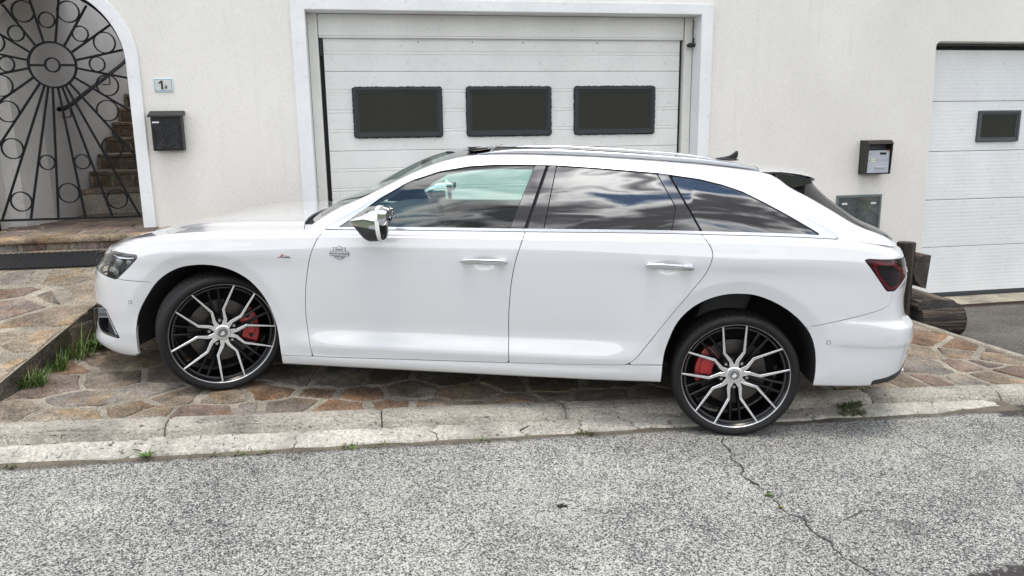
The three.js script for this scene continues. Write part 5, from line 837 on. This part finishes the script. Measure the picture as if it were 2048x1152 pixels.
// ---- door mirrors
{
  const mz = x => .985 + .045 * sstep(.78, .95, x), sq = (q, e) => Math.sign(q) * Math.pow(Math.abs(q), e);
  const mTop = pchip([[.775, 1.094], [.80, 1.118], [.838, 1.147], [.882, 1.171], [.91, 1.176], [.955, 1.179], [.985, 1.176], [1.0, 1.164]]), mBot = pchip([[.775, 1.084], [.788, 1.068], [.81, 1.046], [.838, 1.018], [.868, .997], [.897, .989], [.93, .993], [.968, 1.0]]);
  const sec = (x, a) => { const t = clamp((x - .775) / .225), w = .028 + .072 * Math.pow(t, .7), top = mTop(x), bot = mBot(x), yc = (top + bot) / 2, hh = (top - bot) / 2; return [x, yc + hh * sq(Math.sin(a), .75), mz(x) + .035 + w * sq(Math.cos(a), .75)]; };
  const gx = y => .955 - (y - 1.09) * .13;
  const shell = grid(110, 56, (u, v) => sec(lerp(.775, .972, u), v * 2 * Math.PI));
  const rearTop = pchip([[.94, 1.177], [.985, 1.174], [1.0, 1.168]]), rearBot = pchip([[.94, 1.080], [.975, 1.082], [1.0, 1.108]]);
  const rimS = (x, a, k = 1) => { const yc = (rearTop(x) + rearBot(x)) / 2, hh = (rearTop(x) - rearBot(x)) / 2 * k, w = (.094 - .004 * sstep(.97, 1, x)) * k; return [x, yc + hh * sq(Math.sin(a), .42), mz(x) + .035 + w * sq(Math.cos(a), .42)]; };
  both('mirror_rim', grid(16, 56, (u, v) => rimS(lerp(.956, 1.0, u), v * 2 * Math.PI)), chrome);
  const ym = x => 1.086 - .012 * (x - .8); const strip = (x, y) => Math.abs(x - .955 - (y - 1.09) * -.13) - .0105;
  both('mirror_cap', cutAll(shell, [(x, y) => ym(x) + .003 - y, (x, y) => x - gx(y)]), chrome);
  both('mirror_lower_shell', cutAll(shell, [(x, y) => y - ym(x) + .018, (x, y) => x - gx(y) - .004]), plastic);
  both('mirror_band', shift(cutAll(shell, [(x, y) => y - ym(x) - .003, (x, y) => ym(x) - .018 - y, (x, y) => x - gx(y)]), .002), chrome);
  both('mirror_gasket', hem(shift(cutAll(shell, [(x, y) => strip(x, y)]), .004), .006, .001), std([0.72, 0.72, 0.70], { roughness: .5 }));
  const glass = grid(2, 40, (u, v) => { const p = rimS(.990, v * 2 * Math.PI, .94); return [.988, lerp(1.125, p[1], u), lerp(mz(1) + .035, p[2], u)]; }); both('mirror_glass', glass, std([0.5, 0.52, 0.54], { metalness: 1, roughness: .05 }));
  const foot = grid(12, 16, (u, v) => { const a = v * 2 * Math.PI, k = lerp(1, .75, u); return [.875 + .055 * k * Math.cos(a) - .0 * u, lerp(1.002, 1.035, u) + .018 * k * Math.sin(a) + (1 - u) * .012, lerp(.84, 1.03, u)]; }); both('mirror_foot', foot, plastic);
  const lowb = new THREE.SphereGeometry(.05, 18, 12); lowb.scale(1.0, .5, 1.1); lowb.translate(.905, 1.012, 1.0); both('mirror_camera_pod', lowb, plastic);
}
// ---- cabin
{
  const trim = std([0.035, 0.036, 0.038], { roughness: .8 }), seatM = std([0.030, 0.030, 0.032], { roughness: .7 }), pale = std([0.25, 0.25, 0.25], { roughness: .8 });
  const dash = poly(smoothLine([[.50, .96], [.62, 1.02], [.80, 1.055], [.98, 1.06], [1.07, 1.03], [1.06, .95], [1.0, .80], [.95, .60], [.5, .55]], 3, true), 1.46, .01); dash.translate(0, 0, -.73); mesh('dashboard', dash, trim, car);
  mesh('cabin_floor', span(.42, 2.46, .30, .34, -.82, .82, 0), matt, car);
  for (const z of [.40, -.40]) {
    const c = poly(smoothLine([[1.22, .50], [1.24, .62], [1.50, .60], [1.74, .57], [1.76, .48], [1.3, .44]], 3, true), .46, .03, 2); c.translate(0, 0, z - .23); mesh('front_seat', c, seatM, car);
    const b = poly(smoothLine([[1.70, .52], [1.62, .60], [1.78, .95], [1.87, 1.15], [1.93, 1.14], [1.90, .9], [1.84, .55]], 3, true), .44, .04, 2); b.translate(0, 0, z - .22); mesh('front_seat_back', b, seatM, car);
    const h = poly(smoothLine([[1.885, 1.19], [1.88, 1.26], [1.915, 1.335], [1.965, 1.33], [1.965, 1.22], [1.94, 1.18]], 3, true), .22, .02, 2); h.translate(0, 0, z - .11); mesh('head_rest', h, seatM, car);
    const r = poly(smoothLine([[2.78, .55], [2.70, .62], [2.84, .9], [2.93, 1.14], [2.99, 1.14], [2.96, .6]], 3, true), .56, .03, 2); r.translate(0, 0, z - .28); mesh('rear_seat_back', r, seatM, car);
  }
  const sw = new THREE.TorusGeometry(.18, .016, 10, 40); sw.rotateY(Math.PI / 2); sw.rotateZ(.42); sw.translate(1.17, 1.0, .38); mesh('steering_wheel', sw, trim, car);
  mesh('steering_spokes', merge([rod([1.165, 1.0, .22], [1.165, 1.0, .54], .016), rod([1.165, 1.0, .38], [1.10, .86, .38], .016), rod([1.165, 1.0, .38], [.98, .92, .38], .03)]), trim, car);
  const mir = box(.03, .06, .22, .98, 1.355, 0, .01); mesh('inner_mirror', mir, trim, car);
  both('door_card', shift(cutAll(lower, [(x, y) => ytop(x) - .16 - y, (x) => .62 - x, (x) => x - 2.64]), -.07), std([0.05, 0.052, 0.055], { roughness: .8 }));
  both('door_top_trim', grid(40, 3, (u, v) => { const x = lerp(.7, 3.3, u); return [x, ytop(x) + .012 - .02 * v, .862 - .06 * v]; }), trim);
  for (const [a, b, w] of [[-.80, .36, .40], [.36, 2.515, .86], [2.515, 3.75, .54]]) mesh('underbody', grid(10, 2, (u, v) => { const x = lerp(a, b, u); return [x, ybot(x) + .05, lerp(w, -w, v)]; }), matt, car);
}
// ---- wheel-arch liners
for (const a of [archF, archR]) { const F = a === archF, q = a.filter(p => p[1] > (F ? .20 : .30)); const g = grid(q.length - 1, 4, (u, v, i) => { const p = q[Math.min(i, q.length - 1)], cx = F ? -.08 : 2.93, dx = p[0] - cx, dy = p[1] - .35, l = Math.hypot(dx, dy), k = 1 - .002 / l; return [cx + dx * k, .35 + dy * k, lerp(Zs(p[0], p[1]) - .005, F ? .395 : .54, v)]; }); both('arch_liner', g, std([0.010, 0.010, 0.011], { roughness: 1 })); const bk = poly(q, .004); bk.translate(0, 0, F ? .40 : .545); both('arch_back', bk, std([0.006, 0.006, 0.006], { roughness: 1 })); }

// ---- wheels
const tyreM = phy([0.0105, 0.0105, 0.011], { roughness: .6, specularIntensity: .5 }), rimBlack = phy([0.004, 0.004, 0.005], { roughness: .2, specularIntensity: .7 }), machined = std([0.90, 0.90, 0.91], { metalness: 1, roughness: .24 }), discM = std([0.10, 0.093, 0.085], { metalness: .9, roughness: .42 }), calM = phy([0.36, 0.006, 0.010], { roughness: .35, clearcoat: .8 }), letterM = std([0.017, 0.017, 0.018], { roughness: .6 });
const R0 = .300, RT = .352;
const tyreGeo = (() => { // profile from outer bead over the tread to inner bead, with grooves and sipes
  const prof = []; const side = [[.293, .100], [.3005, .108], [.309, .1145], [.319, .118], [.329, .117], [.338, .111], [.3435, .103], [.3475, .094], [.350, .082]]; for (const p of side) prof.push([p[0], p[1], 0]);
  for (let k = 1; k < 30; k++) { const z = lerp(.082, -.082, k / 30), gr = [.05, .018, -.018, -.05].some(q => Math.abs(z - q) < .0045); prof.push([.352 - .002 * Math.pow(z / .082, 2) - (gr ? .008 : 0), z, Math.abs(z) > .055 ? 1 : 0.4]); }
  for (const p of side.slice().reverse()) prof.push([p[0], -p[1], 0]);
  const NS = 680; return grid(NS, prof.length - 1, (u, v, i, j) => { const p = prof[j], a = u * 2 * Math.PI; let r = p[0]; const ph = ((u * 68 + (j < 20 ? 0 : .5) + (p[1] > 0 ? 1 : -1) * p[1] * 3.5) % 1 + 1) % 1; if (p[2] && ph < .11) r -= .007 * p[2]; if ((j === 6 || j === 7 || j === 8) && ph < .11) r -= .004; return [-r * Math.cos(a), r * Math.sin(a), p[1]]; });
})();
const dish = z0 => g => { const p = g.attributes.position; for (let i = 0; i < p.count; i++) { const r = Math.hypot(p.getX(i), p.getY(i)) / R0; p.setZ(i, p.getZ(i) + z0 - .034 * (1 - r * r)); } g.computeVertexNormals(); return g; };
const pol = (r, deg) => [r * R0 * Math.cos(deg * Math.PI / 180), r * R0 * Math.sin(deg * Math.PI / 180)];
function arm(pts, ws) { const L = [], Rr = []; for (let k = 0; k < pts.length; k++) { const a = pts[Math.max(0, k - 1)], b = pts[Math.min(pts.length - 1, k + 1)]; let dx = b[0] - a[0], dy = b[1] - a[1]; const l = Math.hypot(dx, dy); dx /= l; dy /= l; L.push([pts[k][0] - dy * ws[k] / 2, pts[k][1] + dx * ws[k] / 2]); Rr.push([pts[k][0] + dy * ws[k] / 2, pts[k][1] - dx * ws[k] / 2]); } return [...Rr, ...L.reverse()]; }
function makeWheel(base, calAngle, words) {
  const w = holder('wheel', car);
  mesh('tyre', tyreGeo, tyreM, w);
  const lip = new THREE.LatheGeometry([[.2905, .094], [.293, .1015], [.2965, .104], [.2995, .1035], [.302, .099], [.3025, .092]].map(p => new THREE.Vector2(...p)), 128); lip.rotateX(Math.PI / 2); mesh('rim_lip', lip, std([0.55, 0.55, 0.56], { metalness: 1, roughness: .32 }), w);
  const bar = new THREE.LatheGeometry([[.2905, .098], [.281, .088], [.271, .07], [.267, .03], [.26, -.02], [.27, -.09]].map(p => new THREE.Vector2(...p)), 96); bar.rotateX(Math.PI / 2); mesh('rim_barrel', bar, rimBlack, w);
  const step = new THREE.LatheGeometry([[.279, .082], [.271, .083], [.268, .078]].map(p => new THREE.Vector2(...p)), 96); step.rotateX(Math.PI / 2); mesh('rim_step', step, plastic, w);
  const dd = dish(.098), db = dish(.062), dk = dish(.052);
  for (let k = 0; k < 5; k++) {
    const c = base + 72 * k;
    for (const s of [1, -1]) {
      const line = [pol(.15, c + s * 13), pol(.275, c + s * 13.5), pol(.465, c + s * 22.6), pol(.99, c + s * 12.4)];
      mesh('spoke_face', dd(poly(arm(line, [.030, .0200, .0155, .0088]), .0035, .0012)), machined, w);
      mesh('spoke', db(poly(arm(line, [.033, .024, .021, .0145]), .036, .002)), rimBlack, w);
      const l2 = [pol(.20, c + 36 + s * 20), pol(.42, c + 36 + s * 9.5), pol(.985, c + 36 + s * 5.6)];
      mesh('black_spoke', dk(poly(arm(l2, [.026, .020, .012]), .030, .003)), rimBlack, w);
    }
    const p = pol(.245, c + 36); const n = new THREE.CylinderGeometry(.0085, .0085, .02, 6); n.rotateX(Math.PI / 2); n.translate(p[0], p[1], .048); mesh('lug_nut', n, std([0.5, 0.5, 0.5], { metalness: 1, roughness: .35 }), w);
    const cup = new THREE.CylinderGeometry(.0165, .0165, .004, 16); cup.rotateX(Math.PI / 2); cup.translate(p[0], p[1], .0475); mesh('lug_pocket', cup, matt, w);
  }
  const hub = new THREE.LatheGeometry([[0, .071], [.036, .0705], [.046, .0685], [.050, .064], [.052, .03]].map(p => new THREE.Vector2(...p)).reverse(), 60); hub.rotateX(Math.PI / 2); mesh('hub', hub, machined, w);
  const cap = new THREE.CylinderGeometry(.031, .0325, .006, 40); cap.rotateX(Math.PI / 2); cap.translate(0, 0, .0735); mesh('hub_cap', cap, phy([0.012, 0.012, 0.013], { roughness: .2, clearcoat: 1 }), w);
  const rg = new THREE.TorusGeometry(.0295, .0012, 6, 40); rg.translate(0, 0, .0765); const rg2 = new THREE.TorusGeometry(.0195, .0008, 6, 40); rg2.translate(0, 0, .0766); const em = poly(smoothLine([[-.011, -.012], [.002, -.013], [.010, -.006], [.013, .004], [.006, .006], [.008, .013], [-.002, .010], [-.009, .012], [-.006, .003], [-.013, .001]], 2, true), .0012); em.translate(0, 0, .0764);
  const dots = []; for (let k = 0; k < 22; k++) { const a = k / 22 * 6.283, b = box(.0012, .005, .001, 0, .0245, .0766, 0); b.rotateZ(a); dots.push(b); } mesh('cap_emblem', merge([rg, rg2, em, ...dots]), std([0.62, 0.62, 0.62], { roughness: .4 }), w);
  // brake
  const disc = new THREE.LatheGeometry([[.085, -.010], [.105, -.006], [.108, .0], [.185, .0], [.187, -.004], [.187, -.03], [.1, -.03]].map(p => new THREE.Vector2(...p)).reverse(), 80); disc.rotateX(Math.PI / 2); mesh('brake_disc', disc, discM, w);
  const bell = new THREE.LatheGeometry([[0, .030], [.075, .028], [.088, .018], [.09, -.02]].map(p => new THREE.Vector2(...p)).reverse(), 60); bell.rotateX(Math.PI / 2); mesh('brake_bell', bell, plastic, w);
  const cr = (r0, r1, a0, a1) => { const q = []; for (let k = 0; k <= 8; k++) q.push([r1 * Math.cos(lerp(a0, a1, k / 8)), r1 * Math.sin(lerp(a0, a1, k / 8))]); for (let k = 8; k >= 0; k--) q.push([r0 * Math.cos(lerp(a0, a1, k / 8)), r0 * Math.sin(lerp(a0, a1, k / 8))]); return q; };
  const ca = calAngle * Math.PI / 180; const c1 = poly(cr(.118, .215, ca - .55, ca + .55), .03, .006, 2); c1.translate(0, 0, .004); const c2 = poly(cr(.140, .190, ca - .30, ca + .30), .014, .005, 2); c2.translate(0, 0, .030); mesh('brake_caliper', merge([c1, c2]), calM, w);
  for (const a of [-.36, .36]) { const q = new THREE.CylinderGeometry(.012, .012, .012, 12); q.rotateX(Math.PI / 2); q.translate(.168 * Math.cos(ca + a), .168 * Math.sin(ca + a), .045); mesh('caliper_bolt', q, matt, w); }
  const shield = new THREE.CylinderGeometry(.245, .245, .004, 60); shield.rotateX(Math.PI / 2); shield.translate(0, 0, -.06); mesh('dust_shield', shield, std([0.006, 0.006, 0.006], { roughness: 1 }), w);
  const ltr = []; for (const [s, a0, size] of words) { const adv = size * .86 / .32; [...s].forEach((ch, i) => { const a = a0 - (i - (s.length - 1) / 2) * adv, g = text(ch, size, .0014); const p = g.attributes.position; for (let q = 0; q < p.count; q++) { const rr = .322 + p.getY(q), aa = a - p.getX(q) / .32; p.setXYZ(q, rr * Math.cos(aa), rr * Math.sin(aa), .1175 + p.getZ(q) - .3 * Math.abs(rr - .3215)); } g.computeVertexNormals(); ltr.push(g); }); }
  if (ltr.length) mesh('tyre_lettering', merge(ltr), letterM, w);
  return w;
}
const ZH = .80;
const w1 = makeWheel(65, 10, [['ADVAN', 1.68, .017], ['YOKOHAMA', -1.55, .014]]); w1.position.set(-.066, RT, ZH); w1.rotation.y = 33 * Math.PI / 180;
const w2 = makeWheel(97, 168, [['YOKOHAMA', 1.72, .014], ['ADVAN', -.95, .017]]); w2.position.set(2.924, RT, ZH);
for (const [x, s] of [[-.055, 33], [2.924, 0]]) { const w = w2.clone(); w.name = plain('wheel'); car.add(w); w.position.set(x, RT, -ZH); w.rotation.y = Math.PI + s * Math.PI / 180; w.traverse(o => { if (o.isMesh) o.name = plain(o.name.replace(/_\d{3}$/, '')); }); }
renderer.render(scene, camera);
